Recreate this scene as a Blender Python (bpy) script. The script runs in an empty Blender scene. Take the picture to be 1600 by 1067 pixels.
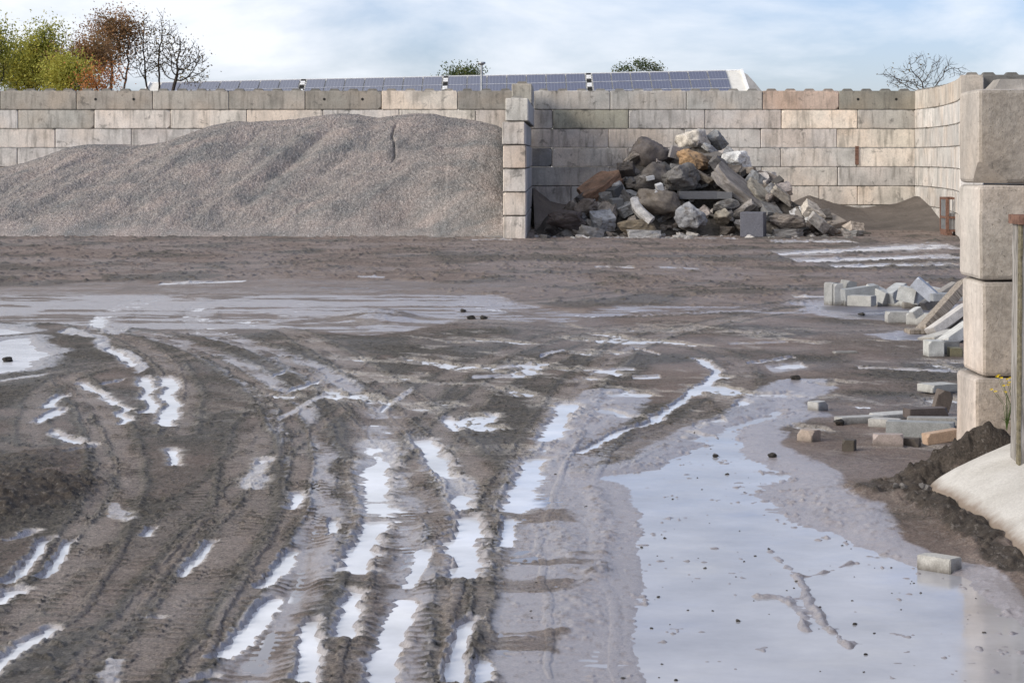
import bpy, bmesh, math, random
import numpy as np
from mathutils import Vector, Matrix, noise as mnoise
R = math.radians
rnd = random.Random(7)
sc = bpy.context.scene
C = sc.collection
# ------------------------------------------------------------------ camera, sky, sun, exposure
F, H0, CX, HY = 3350.0, 2.15, 800.0, 245.0       # focal length in photo pixels, eye height, centre column, horizon row
cam = bpy.data.objects.new('camera', bpy.data.cameras.new('camera')); C.objects.link(cam)
cam.location = (0, 0, H0); cam.rotation_euler = (R(90), 0, 0)
cam.data.sensor_width = 36; cam.data.lens = 36*F/1600
cam.data.shift_y = -(533.5-HY)/1600
cam.data.clip_start = 0.1; cam.data.clip_end = 6000
sc.camera = cam
SUN_DIR = Vector((-0.82, -0.47, 0.46)).normalized()     # towards the sun: from the left, behind the camera
SUN_EL = math.asin(SUN_DIR.z); SUN_AZ = math.atan2(SUN_DIR.x, SUN_DIR.y)
w = bpy.data.worlds.new('World'); sc.world = w; w.use_nodes = True
nt = w.node_tree; nt.nodes.clear()
def N(nt, t, **kw):
    n = nt.nodes.new(t)
    for k, v in kw.items(): setattr(n, k, v)
    return n
def L(nt, a, b): nt.links.new(a, b)
def build_world():
    sky = N(nt, 'ShaderNodeTexSky', sky_type='NISHITA'); sky.sun_disc = False
    sky.sun_elevation = SUN_EL; sky.sun_rotation = SUN_AZ
    sky.air_density = 1.0; sky.dust_density = 0.6; sky.ozone_density = 2.0
    tc = N(nt, 'ShaderNodeTexCoord'); mp = N(nt, 'ShaderNodeMapping'); mp.inputs['Scale'].default_value = (1, 1, 3.2)
    L(nt, tc.outputs['Generated'], mp.inputs['Vector'])
    mp.inputs['Location'].default_value = (0.37, 0.2, 0.11)
    n1 = N(nt, 'ShaderNodeTexNoise'); n1.inputs['Scale'].default_value = 5.5; n1.inputs['Detail'].default_value = 7; n1.inputs['Roughness'].default_value = .55
    n1.inputs['Distortion'].default_value = .25
    L(nt, mp.outputs[0], n1.inputs['Vector'])
    # more cloud to the left of the view and higher up
    sx = N(nt, 'ShaderNodeSeparateXYZ'); L(nt, tc.outputs['Generated'], sx.inputs[0])
    a = N(nt, 'ShaderNodeMath', operation='MULTIPLY_ADD'); L(nt, sx.outputs['X'], a.inputs[0]); a.inputs[1].default_value = -.35
    L(nt, n1.outputs['Fac'], a.inputs[2])
    b = N(nt, 'ShaderNodeMath', operation='MULTIPLY_ADD'); L(nt, sx.outputs['Z'], b.inputs[0]); b.inputs[1].default_value = .12
    L(nt, a.outputs[0], b.inputs[2])
    rp = N(nt, 'ShaderNodeValToRGB'); L(nt, b.outputs[0], rp.inputs[0])
    rp.color_ramp.elements[0].position = .43; rp.color_ramp.elements[0].color = (.15, .15, .15, 1)
    rp.color_ramp.elements[1].position = .64; rp.color_ramp.elements[1].color = (1, 1, 1, 1)
    bg1 = N(nt, 'ShaderNodeBackground'); bg1.inputs['Strength'].default_value = 0.098
    tint = N(nt, 'ShaderNodeMix', data_type='RGBA', blend_type='MULTIPLY'); tint.inputs['Factor'].default_value = 1
    L(nt, sky.outputs[0], tint.inputs[6]); tint.inputs[7].default_value = (.84, .93, 1.34, 1)
    L(nt, tint.outputs[2], bg1.inputs['Color'])
    bg2 = N(nt, 'ShaderNodeBackground'); bg2.inputs['Color'].default_value = (.89, .925, .99, 1); bg2.inputs['Strength'].default_value = 0.97
    mx = N(nt, 'ShaderNodeMixShader'); L(nt, rp.outputs[0], mx.inputs[0]); L(nt, bg1.outputs[0], mx.inputs[1]); L(nt, bg2.outputs[0], mx.inputs[2])
    o = N(nt, 'ShaderNodeOutputWorld'); L(nt, mx.outputs[0], o.inputs[0])
build_world()
sun = bpy.data.objects.new('sun', bpy.data.lights.new('sun', 'SUN')); C.objects.link(sun)
sun.data.energy = 2.9; sun.data.angle = R(28); sun.data.color = (1, .94, .86)
sun.rotation_euler = SUN_DIR.to_track_quat('Z', 'Y').to_euler()
sc.view_settings.view_transform = 'Standard'; sc.view_settings.look = 'None'
sc.view_settings.exposure = 0.2; sc.view_settings.gamma = 1
sc.cycles.max_bounces = 6

# ------------------------------------------------------------------ helpers
def G(px, py, z=0.0):
    d = F*(H0-z)/(py-HY); return ((px-CX)/F*d, d)
def D(px, py, d): return Vector(((px-CX)/F*d, d, H0-(py-HY)*d/F))
def tag(o, label=None, cat=None, group=None, kind=None):
    if label: o['label'] = label
    if cat: o['category'] = cat
    if group: o['group'] = group
    if kind: o['kind'] = kind
    return o
def empty(name, loc, rz=0):
    o = bpy.data.objects.new(name, None); C.objects.link(o); o.location = loc; o.rotation_euler.z = rz; return o
def link(name, me, mat=None, parent=None, loc=(0,0,0), rot=(0,0,0), col=None):
    o = bpy.data.objects.new(name, me); C.objects.link(o)
    if mat and not me.materials: me.materials.append(mat)
    o.parent = parent; o.location = loc; o.rotation_euler = rot
    if col: o.color = (*col, 1)
    return o
class MB:
    def __init__(s): s.v = []; s.f = []; s.m = []
    def add(s, vs, fs, m=0):
        k = len(s.v); s.v += [tuple(v) for v in vs]; s.f += [tuple(i+k for i in f) for f in fs]; s.m += [m]*len(fs)
    def box(s, a, b, m=0, M=None):
        x0,y0,z0 = a; x1,y1,z1 = b
        vs = [(x0,y0,z0),(x1,y0,z0),(x1,y1,z0),(x0,y1,z0),(x0,y0,z1),(x1,y0,z1),(x1,y1,z1),(x0,y1,z1)]
        if M: vs = [M @ Vector(v) for v in vs]
        s.add(vs, [(0,3,2,1),(4,5,6,7),(0,1,5,4),(1,2,6,5),(2,3,7,6),(3,0,4,7)], m)
    def tube(s, p0, p1, r0, r1, n=5, m=0, cap=True):
        p0 = Vector(p0); p1 = Vector(p1); d = (p1-p0)
        if d.length < 1e-6: return
        d.normalize(); a = d.orthogonal().normalized(); b = d.cross(a)
        vs = [p0+(a*math.cos(t)+b*math.sin(t))*r0 for t in [2*math.pi*i/n for i in range(n)]]
        vs += [p1+(a*math.cos(t)+b*math.sin(t))*r1 for t in [2*math.pi*i/n for i in range(n)]]
        fs = [(i, (i+1)%n, n+(i+1)%n, n+i) for i in range(n)]
        if cap: fs += [tuple(range(n))[::-1], tuple(range(n, 2*n))]
        s.add(vs, fs, m)
    def mesh(s, name, mats=(), smooth=False):
        me = bpy.data.meshes.new(name); me.from_pydata(s.v, [], s.f)
        for q in mats: me.materials.append(q)
        if len(mats) > 1: me.polygons.foreach_set('material_index', s.m)
        if smooth: me.polygons.foreach_set('use_smooth', [True]*len(s.f))
        me.update(); return me
    def build(s, name, mat, parent=None, loc=(0,0,0), rot=(0,0,0), col=None, smooth=False):
        mats = mat if isinstance(mat, (list, tuple)) else (mat,)
        return link(name, s.mesh(name, mats, smooth), None, parent, loc, rot, col)
# value noise in numpy
_rs = np.random.RandomState(3); _T = _rs.rand(512, 512).astype(np.float32)
def vn(x, y, s=0):
    x = x + s*17.31; y = y + s*9.77
    xi = np.floor(x).astype(np.int64); yi = np.floor(y).astype(np.int64); fx = (x-xi).astype(np.float32); fy = (y-yi).astype(np.float32)
    fx = fx*fx*(3-2*fx); fy = fy*fy*(3-2*fy)
    x0 = xi % 512; x1 = (xi+1) % 512; y0 = yi % 512; y1 = (yi+1) % 512
    return (_T[x0,y0]*(1-fx)+_T[x1,y0]*fx)*(1-fy) + (_T[x0,y1]*(1-fx)+_T[x1,y1]*fx)*fy
def fbm(x, y, o=4, s=0, g=.5):
    t = 0; a = 1; n = 0
    for i in range(o): t = t + a*vn(x*2**i, y*2**i, s+i*3); n += a; a *= g
    return t/n
def ss(a, b, x): t = np.clip((x-a)/(b-a), 0, 1); return t*t*(3-2*t)
def grid_mesh(name, X, Y, Z, attrs=None, smooth=True, ids=None):
    nr, nc = X.shape
    me = bpy.data.meshes.new(name); me.vertices.add(nr*nc)
    co = np.stack([X, Y, Z], -1).astype(np.float32).reshape(-1); me.vertices.foreach_set('co', co)
    i = np.arange(nr*nc).reshape(nr, nc)
    q = np.stack([i[:-1,:-1], i[:-1,1:], i[1:,1:], i[1:,:-1]], -1).reshape(-1, 4).astype(np.int32)
    if ids is not None: q = q[ids.reshape(-1)]
    n = len(q); me.loops.add(n*4); me.loops.foreach_set('vertex_index', q.reshape(-1))
    me.polygons.add(n); me.polygons.foreach_set('loop_start', np.arange(0, n*4, 4, dtype=np.int32))
    me.update(calc_edges=True)
    me.polygons.foreach_set('use_smooth', np.full(n, smooth))
    for k, a in (attrs or {}).items():
        at = me.attributes.new(k, 'FLOAT', 'POINT'); at.data.foreach_set('value', a.astype(np.float32).reshape(-1))
    me.update(); return me

# ------------------------------------------------------------------ materials
class MT:
    def __init__(s, name, rough=.8, col=(.5,.5,.5), spec=.4, metal=0):
        s.m = bpy.data.materials.new(name); s.m.use_nodes = True; s.t = s.m.node_tree
        s.b = s.t.nodes['Principled BSDF']; s.b.inputs['Roughness'].default_value = rough; s.b.inputs['Base Color'].default_value = (*col, 1)
        s.b.inputs['Specular IOR Level'].default_value = spec; s.b.inputs['Metallic'].default_value = metal
        s.co = N(s.t, 'ShaderNodeTexCoord')
    def L(s, a, b): s.t.links.new(a, b)
    def vec(s, scale=(1,1,1), rand=True, src='Object'):
        mp = N(s.t, 'ShaderNodeMapping'); mp.inputs['Scale'].default_value = scale
        s.L(s.co.outputs[src], mp.inputs['Vector'])
        if rand:
            oi = N(s.t, 'ShaderNodeObjectInfo'); m = N(s.t, 'ShaderNodeMath', operation='MULTIPLY'); m.inputs[1].default_value = 57.0
            s.L(oi.outputs['Random'], m.inputs[0]); s.L(m.outputs[0], mp.inputs['Location'])
        return mp.outputs[0]
    def noise(s, v, scale, detail=4, rough=.5, dist=0):
        n = N(s.t, 'ShaderNodeTexNoise'); n.inputs['Scale'].default_value = scale; n.inputs['Detail'].default_value = detail
        n.inputs['Roughness'].default_value = rough; n.inputs['Distortion'].default_value = dist; s.L(v, n.inputs['Vector']); return n.outputs['Fac']
    def voro(s, v, scale, out='Distance'):
        n = N(s.t, 'ShaderNodeTexVoronoi'); n.inputs['Scale'].default_value = scale; s.L(v, n.inputs['Vector']); return n.outputs[out]
    def ramp(s, f, stops):
        r = N(s.t, 'ShaderNodeValToRGB'); s.L(f, r.inputs[0]); e = r.color_ramp.elements
        while len(e) < len(stops): e.new(.5)
        for k, (p, c) in zip(e, stops): k.position = p; k.color = (*(c if isinstance(c, (tuple, list)) else (c,c,c)), 1)
        return r.outputs[0]
    def mix(s, f, a, b, mode='MIX'):
        m = N(s.t, 'ShaderNodeMix', data_type='RGBA', blend_type=mode)
        for i, q in ((0, f), (6, a), (7, b)):
            if isinstance(q, (int, float)): m.inputs[i].default_value = q
            elif isinstance(q, (tuple, list)): m.inputs[i].default_value = (*q, 1)
            else: s.L(q, m.inputs[i])
        return m.outputs[2]
    def math(s, op, a, b=0, c=None):
        m = N(s.t, 'ShaderNodeMath', operation=op)
        for i, q in enumerate((a, b, c)):
            if q is None: continue
            if isinstance(q, (int, float)): m.inputs[i].default_value = q
            else: s.L(q, m.inputs[i])
        return m.outputs[0]
    def attr(s, name): n = N(s.t, 'ShaderNodeAttribute'); n.attribute_name = name; return n.outputs['Fac']
    def ocol(s): return N(s.t, 'ShaderNodeObjectInfo').outputs['Color']
    def sep(s, v):
        n = N(s.t, 'ShaderNodeSeparateXYZ'); s.L(v, n.inputs[0]); return n.outputs
    def bump(s, h, dist=.01, st=1.0):
        b = N(s.t, 'ShaderNodeBump'); b.inputs['Distance'].default_value = dist; b.inputs['Strength'].default_value = st
        s.L(h, b.inputs['Height']); s.L(b.outputs[0], s.b.inputs['Normal'])
    def base(s, c): s.L(c, s.b.inputs['Base Color'])
    def rough(s, c): s.L(c, s.b.inputs['Roughness'])

def m_block(name, pit=1.0, grime=1.0):
    m = MT(name, .9, spec=.25); v = m.vec(); vs = m.vec((1.2, 1.2, .18))
    n1 = m.noise(v, 1.4, 6, .6); n2 = m.noise(v, 22, 4, .6); st = m.noise(vs, 7, 4, .55)
    c = m.mix(1, m.ocol(), m.ramp(n1, [(.3, .70), (.5, 1.0), (.75, 1.22)]), 'MULTIPLY')
    c = m.mix(1, c, m.ramp(n2, [(.3, .86), (.7, 1.1)]), 'MULTIPLY')
    hu = m.noise(v, .8, 3, .5); c = m.mix(1, c, m.ramp(hu, [(.35, (.93,.96,.97)), (.5, (1,1,1)), (.65, (1.04,.99,.94))]), 'MULTIPLY')
    c = m.mix(m.ramp(st, [(.50, 0), (.74, .6*grime)]), c, (.13, .12, .10))
    n3 = m.noise(v, 3.3, 5, .65, .5)
    c = m.mix(m.ramp(n3, [(.59, 0), (.68, .6*grime)]), c, (.10, .095, .085))
    sp = m.ramp(m.noise(v, 60, 2), [(.68, 0), (.74, .7)])
    c = m.mix(sp, c, (.09, .08, .07))
    # joints and rims keep the dirt that washed down the wall
    z = m.sep(m.co.outputs['Object'])[2]
    e = m.math('ABSOLUTE', z); e = m.math('ADD', e, m.math('MULTIPLY', n3, .16))
    c = m.mix(m.ramp(e, [(.345, 0), (.40, .75*grime)]), c, (.09, .085, .075))
    if name == 'concrete_near':      # rough long face; its shade away from the sun is also darkened into the colour
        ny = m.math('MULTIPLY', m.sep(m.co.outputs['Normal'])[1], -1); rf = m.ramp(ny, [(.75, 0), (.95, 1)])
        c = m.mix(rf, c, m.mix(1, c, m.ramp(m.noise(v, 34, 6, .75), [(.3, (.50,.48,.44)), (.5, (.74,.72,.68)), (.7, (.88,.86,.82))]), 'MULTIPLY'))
    m.base(c)
    h = m.math('ADD', m.math('MULTIPLY', n2, .6), m.math('MULTIPLY', m.noise(v, 110, 3, .7), .35))
    pt = m.ramp(m.voro(v, 30), [(.0, 0), (.13, 1)])
    h = m.math('ADD', h, m.math('MULTIPLY', pt, .35*pit))
    m.bump(h, .010*pit, .7); return m.m
def m_stone(name, mott=1.0, rough=.85, spec=.3):
    m = MT(name, rough, spec=spec); v = m.vec()
    n1 = m.noise(v, 2.2, 6, .65, .6); n2 = m.noise(v, 24, 5, .65)
    c = m.mix(1, m.ocol(), m.ramp(n1, [(.28, 1-.5*mott), (.5, 1.0), (.72, 1+.35*mott)]), 'MULTIPLY')
    c = m.mix(1, c, m.ramp(n2, [(.3, .75), (.7, 1.2)]), 'MULTIPLY')
    nd = m.noise(v, 4, 4, .6)
    c = m.mix(m.ramp(nd, [(.54, 0), (.68, .65*mott)]), c, (.105, .085, .065))
    m.base(c); m.bump(m.math('ADD', n2, m.math('MULTIPLY', m.noise(v, 6, 4), .9)), .02, .8); return m.m
def m_paver(name):
    m = MT(name, .8, spec=.35); v = m.vec(); n1 = m.noise(v, 9, 5, .6); n2 = m.noise(v, 90, 4, .7)
    c = m.mix(1, m.ocol(), m.ramp(n1, [(.3, .75), (.55, 1.0), (.75, 1.15)]), 'MULTIPLY')
    c = m.mix(1, c, m.ramp(n2, [(.3, .75), (.7, 1.2)]), 'MULTIPLY')
    nz = N(m.t, 'ShaderNodeNewGeometry'); zz = m.sep(nz.outputs['Position'])[2]      # splashed mud near the ground
    k = m.math('ADD', zz, m.math('MULTIPLY', m.noise(v, 14, 4, .6), .10))
    c = m.mix(m.ramp(k, [(.05, .85), (.115, 0)]), c, (.085, .072, .06))
    m.base(c); m.bump(n2, .004, .7); return m.m
def m_simple(name, col, rough=.7, spec=.3, metal=0, scale=8, var=.3):
    m = MT(name, rough, col, spec, metal); v = m.vec(); n = m.noise(v, scale, 5, .6)
    m.base(m.mix(1, col, m.ramp(n, [(.3, 1-var), (.7, 1+var)]), 'MULTIPLY')); m.bump(n, .005, .5); return m.m
M = {}
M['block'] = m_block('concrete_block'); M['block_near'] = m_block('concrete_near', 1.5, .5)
M['stone'] = m_stone('stone', 1.15); M['stone_plain'] = m_stone('cut_stone', .15, .7)
M['paver'] = m_paver('paver')
M['hole'] = m_simple('near_black', (.02,.018,.016)); M['steel'] = m_simple('galvanised_steel', (.35,.36,.37), .5, .5, .6)
def m_gravel():
    m = MT('gravel', .9, spec=.25); v = m.vec(rand=False); dg = N(m.t, 'ShaderNodeMapping'); dg.vector_type = 'TEXTURE'; dg.inputs['Rotation'].default_value = (0, R(-42), 0); dg.inputs['Scale'].default_value = (3.6, 1, .9); m.L(m.co.outputs['Object'], dg.inputs['Vector']); n1 = m.noise(dg.outputs[0], 1.1, 6, .62, .4); 
    cell = m.voro(v, 34, 'Color'); g = m.sep(cell)[0]; n2 = m.noise(v, 14, 4, .7)
    c = m.ramp(g, [(0, (.225,.207,.196)), (.5, (.290,.268,.254)), (.9, (.345,.320,.303)), (1, (.49,.46,.44))])
    c = m.mix(1, c, m.ramp(n1, [(.34, (.72,.76,.78)), (.5, (1.02,.99,.97)), (.66, (1.26,1.15,1.10))]), 'MULTIPLY')
    c = m.mix(1, c, m.ramp(n2, [(.3, .74), (.7, 1.2)]), 'MULTIPLY')
    m.base(c); m.bump(m.math('ADD', m.voro(v, 34), n2), .028, 1.0); return m.m
M['gravel'] = m_gravel()
def m_fines(name, col, sc=30):
    m = MT(name, .9, spec=.2); v = m.vec(rand=False); n1 = m.noise(v, 1.2, 5, .6); n2 = m.noise(v, sc, 5, .7)
    c = m.mix(1, col, m.ramp(n1, [(.3, .75), (.7, 1.25)]), 'MULTIPLY'); c = m.mix(1, c, m.ramp(n2, [(.3, .6), (.7, 1.4)]), 'MULTIPLY')
    m.base(c); m.bump(n2, .03, 1); return m.m
M['sand'] = m_fines('dark_sand', (.135, .115, .10)); M['fines'] = m_fines('rubble_fines', (.085, .075, .065), 12)
def m_mud():
    m = MT('mud', .7, spec=.22); v = m.vec(rand=False)
    soil, clay, wet, pale = m.attr('soil'), m.attr('clay'), m.attr('wet'), m.attr('pale')
    n1 = m.noise(v, 1.1, 6, .62); n2 = m.noise(v, 16, 5, .7); n3 = m.noise(v, 70, 4, .7)
    c = m.ramp(n1, [(.32, (.150,.112,.092)), (.5, (.196,.149,.125)), (.68, (.248,.196,.168))])
    c = m.mix(clay, c, m.ramp(n2, [(.35, (.055,.047,.038)), (.65, (.130,.114,.094))]))
    # thin pale swirls of dried slurry
    sw = m.noise(v, 3.2, 8, .72, 1.6); swm = m.ramp(sw, [(.53, 0), (.57, 1), (.61, 0)])
    c = m.mix(m.math('MULTIPLY', swm, m.math('SUBTRACT', .35, m.math('MULTIPLY', clay, .3))), c, (.36,.31,.27))
    c = m.mix(pale, c, m.ramp(n2, [(.3, (.42,.38,.34)), (.7, (.62,.58,.54))]))
    c = m.mix(soil, c, m.ramp(n2, [(.3, (.045,.036,.029)), (.7, (.105,.085,.069))]))
    c = m.mix(1, c, m.ramp(n3, [(.32, .55), (.68, 1.4)]), 'MULTIPLY')
    va = m.vec((1.01, .45, 1), False)
    dk = m.ramp(m.noise(va, 27, 4, .65), [(.56, 0), (.60, .85)])
    c = m.mix(m.math('MULTIPLY', dk, m.math('ADD', .28, m.math('MULTIPLY', clay, .65))), c, (.040,.036,.031))
    lt = m.ramp(m.noise(va, 33, 4, .65), [(.59, 0), (.63, .6)]); c = m.mix(m.math('MULTIPLY', lt, .55), c, (.30,.27,.245))
    m.base(c)
    film = m.attr('film'); n4 = m.noise(v, 5.5, 6, .68)
    fm = m.math('ADD', film, m.math('MULTIPLY', m.math('SUBTRACT', n4, .5), .75)); fm = m.math('ADD', fm, m.math('MULTIPLY', m.math('SUBTRACT', n2, .5), .35))
    fr = N(m.t, 'ShaderNodeMapRange'); fr.interpolation_type = 'SMOOTHSTEP'; fr.inputs['From Min'].default_value = .30; fr.inputs['From Max'].default_value = .72; m.L(fm, fr.inputs[0]); fo = fr.outputs[0]
    sk = m.ramp(m.noise(m.vec((1.02, .38, 1), False), 20, 4, .7), [(.55, 0), (.61, 1)]); fo = m.math('MULTIPLY', fo, m.math('SUBTRACT', 1.0, m.math('MULTIPLY', sk, m.math('MAXIMUM', 0.0, m.math('SUBTRACT', 1.25, film)))))
    c = m.mix(m.math('MULTIPLY', fo, .6), c, (.30, .285, .305)); m.base(c)
    r = m.math('SUBTRACT', .80, m.math('MULTIPLY', wet, .30)); r = m.math('ADD', r, m.math('MULTIPLY', m.math('SUBTRACT', n2, .5), .35))
    m.rough(r)
    h = m.math('ADD', m.math('MULTIPLY', n2, .45), m.math('MULTIPLY', m.noise(v, 58, 5, .8), 1.0)); m.bump(h, .022, 1.0)
    wb = N(m.t, 'ShaderNodeBsdfPrincipled'); m.L(c, wb.inputs['Base Color']); wb.inputs['Roughness'].default_value = .27; wb.inputs['IOR'].default_value = 1.62
    b2 = N(m.t, 'ShaderNodeBump'); b2.inputs['Distance'].default_value = .004; m.L(h, b2.inputs['Height']); m.L(b2.outputs[0], wb.inputs['Normal'])
    mx = N(m.t, 'ShaderNodeMixShader'); m.L(m.math('MULTIPLY', fo, .93), mx.inputs[0]); m.L(m.b.outputs[0], mx.inputs[1]); m.L(wb.outputs[0], mx.inputs[2])
    m.L(mx.outputs[0], m.t.nodes['Material Output'].inputs['Surface']); return m.m
M['mud'] = m_mud()
def m_water():
    m = MT('puddle_water', .04, spec=.5); m.b.inputs['IOR'].default_value = 1.34
    v = m.vec(rand=False); milk_glare = m.attr('milk_glare'); film = m.attr('film'); n = m.noise(v, 1.3, 5, .6)
    c = m.mix(milk_glare, m.ramp(n, [(.3, (.115,.108,.118)), (.7, (.175,.163,.175))]), m.ramp(n, [(.3, (.44,.44,.45)), (.7, (.76,.76,.78))]))  # whitish base puts bright cloud glare into the colour, along with slurry tone
    m.base(c); v2 = m.vec((1, .6, 1), False); m.bump(m.noise(v2, 9, 3, .5), .002, .3)
    m.rough(m.math('ADD', m.ramp(m.noise(v, 2.5, 4, .6), [(.35, .05), (.7, .18)]), m.math('MULTIPLY', film, .32))); return m.m
M['water'] = m_water()
def m_apron():
    m = MT('pale_concrete', .9, spec=.25); v = m.vec(rand=False); n1 = m.noise(v, 1.8, 6, .6, .8); n2 = m.noise(v, 60, 4, .7); d = m.attr('dirt')
    c = m.ramp(n1, [(.3, (.38,.355,.32)), (.55, (.50,.475,.44)), (.75, (.56,.535,.50))])
    c = m.mix(1, c, m.ramp(n2, [(.3, .85), (.7, 1.1)]), 'MULTIPLY')
    dm = m.math('ADD', d, m.math('MULTIPLY', m.math('SUBTRACT', m.noise(v, 9, 5, .65), .5), .5))
    c = m.mix(m.ramp(dm, [(.35, 0), (.75, 1)]), c, (.22,.175,.14)); m.base(c)
    m.bump(m.math('ADD', n2, n1), .006, .7); return m.m
M['apron'] = m_apron()
def m_timber(name, a, b):
    m = MT(name, .85, spec=.2); v = m.vec((14, 14, 1.5)); n = m.noise(v, 2.5, 6, .65, .6); m.base(m.ramp(n, [(.32, a), (.62, b)])); m.bump(n, .01, .8); return m.m
M['timber'] = m_timber('weathered_timber', (.10,.08,.06), (.36,.31,.26))
M['post'] = m_timber('peeling_post', (.09,.08,.07), (.36,.335,.31))
M['lichen'] = m_simple('lichen_edge', (.15,.13,.085), .9, .2, 0, 30, .5)
M['rust'] = m_simple('rust', (.17,.095,.07), .9, .2, 0, 20, .5)
M['bark'] = m_simple('bark', (.055,.045,.038), .9, .2, 0, 6, .4)
def m_leaf(name, cols):
    m = MT(name, .6, spec=.3); v = m.vec(rand=False); n = m.noise(v, .9, 3, .6); cc = m.noise(v, 7, 2, .5)
    f = m.math('ADD', m.math('MULTIPLY', n, .7), m.math('MULTIPLY', cc, .3))
    c = m.ramp(f, [(.36, cols[0]), (.5, cols[1]), (.63, cols[2])]); m.base(c)
    tr = N(m.t, 'ShaderNodeBsdfTranslucent'); m.L(c, tr.inputs['Color']); mx = N(m.t, 'ShaderNodeMixShader'); mx.inputs[0].default_value = .35
    m.L(m.b.outputs[0], mx.inputs[1]); m.L(tr.outputs[0], mx.inputs[2]); m.L(mx.outputs[0], m.t.nodes['Material Output'].inputs['Surface']); return m.m
M['leaf_yg'] = m_leaf('yellow_green_leaf', [(.16,.19,.04), (.36,.35,.06), (.55,.48,.10)])
M['leaf_or'] = m_leaf('orange_brown_leaf', [(.14,.11,.05), (.28,.155,.07), (.42,.22,.09)])
M['leaf_red'] = m_leaf('orange_leaf', [(.25,.12,.05), (.45,.17,.05), (.50,.24,.08)])
M['leaf_gr'] = m_leaf('dark_green_leaf', [(.04,.07,.02), (.08,.11,.03), (.18,.16,.05)])
M['leaf_br'] = m_leaf('sparse_brown_leaf', [(.06,.045,.02), (.14,.09,.02), (.22,.16,.03)])
def m_solar():
    m = MT('solar_glass', .22, spec=.6); s = m.sep(m.co.outputs['Object'])
    fx = m.math('FRACT', m.math('MULTIPLY', s[0], 1/.278)); fz = m.math('FRACT', m.math('MULTIPLY', s[1], 1/.30))
    lx = m.ramp(fx, [(.0, 1), (.10, 0), (.90, 0), (1, 1)]); lz = m.ramp(fz, [(.0, .7), (.08, 0), (.92, 0), (1, .7)])
    c = m.mix(m.math('MAXIMUM', lx, lz), (.066,.072,.118), (.17,.18,.23)); m.base(c); return m.m
M['solar'] = m_solar()
M['frame'] = m_simple('aluminium_frame', (.62,.63,.66), .4, .5, .3)
M['cream'] = m_simple('cream_sheet', (.66,.63,.57), .6, .3, 0, 2, .1)
M['roof_grey'] = m_simple('grey_sheet_roof', (.40,.39,.38), .6, .3, 0, 1.5, .2)
M['white'] = m_simple('white_trim', (.78,.77,.75), .5)
M['flower'] = m_simple('yellow_petals', (.70,.50,.03), .6); M['stem'] = m_simple('green_stem', (.08,.13,.03), .7)

# ------------------------------------------------------------------ ground with ruts, and the water lying in it
def catmull(P, n=10):
    P = [np.array(p, float) for p in P]; P = [2*P[0]-P[1]] + P + [2*P[-1]-P[-2]]; out = []
    for i in range(1, len(P)-2):
        for t in np.linspace(0, 1, n, endpoint=False):
            a, b, c, d = P[i-1:i+3]; out.append(.5*((2*b)+(-a+c)*t+(2*a-5*b+4*c-d)*t*t+(-a+3*b-3*c+d)*t**3))
    out.append(P[-2]); return np.array(out)
def poly_d(X, Y, pts):
    """signed lateral distance, arclength along the line"""
    best = np.full(X.shape, 1e9); s = np.zeros(X.shape); sg = np.ones(X.shape); acc = 0
    for (x0, y0), (x1, y1) in zip(pts[:-1], pts[1:]):
        dx, dy = x1-x0, y1-y0; l = math.hypot(dx, dy)+1e-9
        t = np.clip(((X-x0)*dx+(Y-y0)*dy)/l**2, 0, 1); ex = X-x0-t*dx; ey = Y-y0-t*dy; d = np.hypot(ex, ey)
        k = d < best; best = np.where(k, d, best); s = np.where(k, acc+t*l, s); sg = np.where(k, np.sign(dx*ey-dy*ex), sg); acc += l
    return best*sg, s
def inside_d(X, Y, poly):
    """distance to the polygon's edge, positive inside"""
    ins = np.zeros(X.shape, bool); n = len(poly); best = np.full(X.shape, 1e9)
    for i in range(n):
        x0, y0 = poly[i]; x1, y1 = poly[(i+1) % n]
        c = ((y0 > Y) != (y1 > Y)) & (X < (x1-x0)*(Y-y0)/((y1-y0) if y1 != y0 else 1e-9)+x0); ins ^= c
        dx, dy = x1-x0, y1-y0; l = dx*dx+dy*dy+1e-12; t = np.clip(((X-x0)*dx+(Y-y0)*dy)/l, 0, 1)
        best = np.minimum(best, np.hypot(X-x0-t*dx, Y-y0-t*dy))
    return np.where(ins, best, -best)
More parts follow.
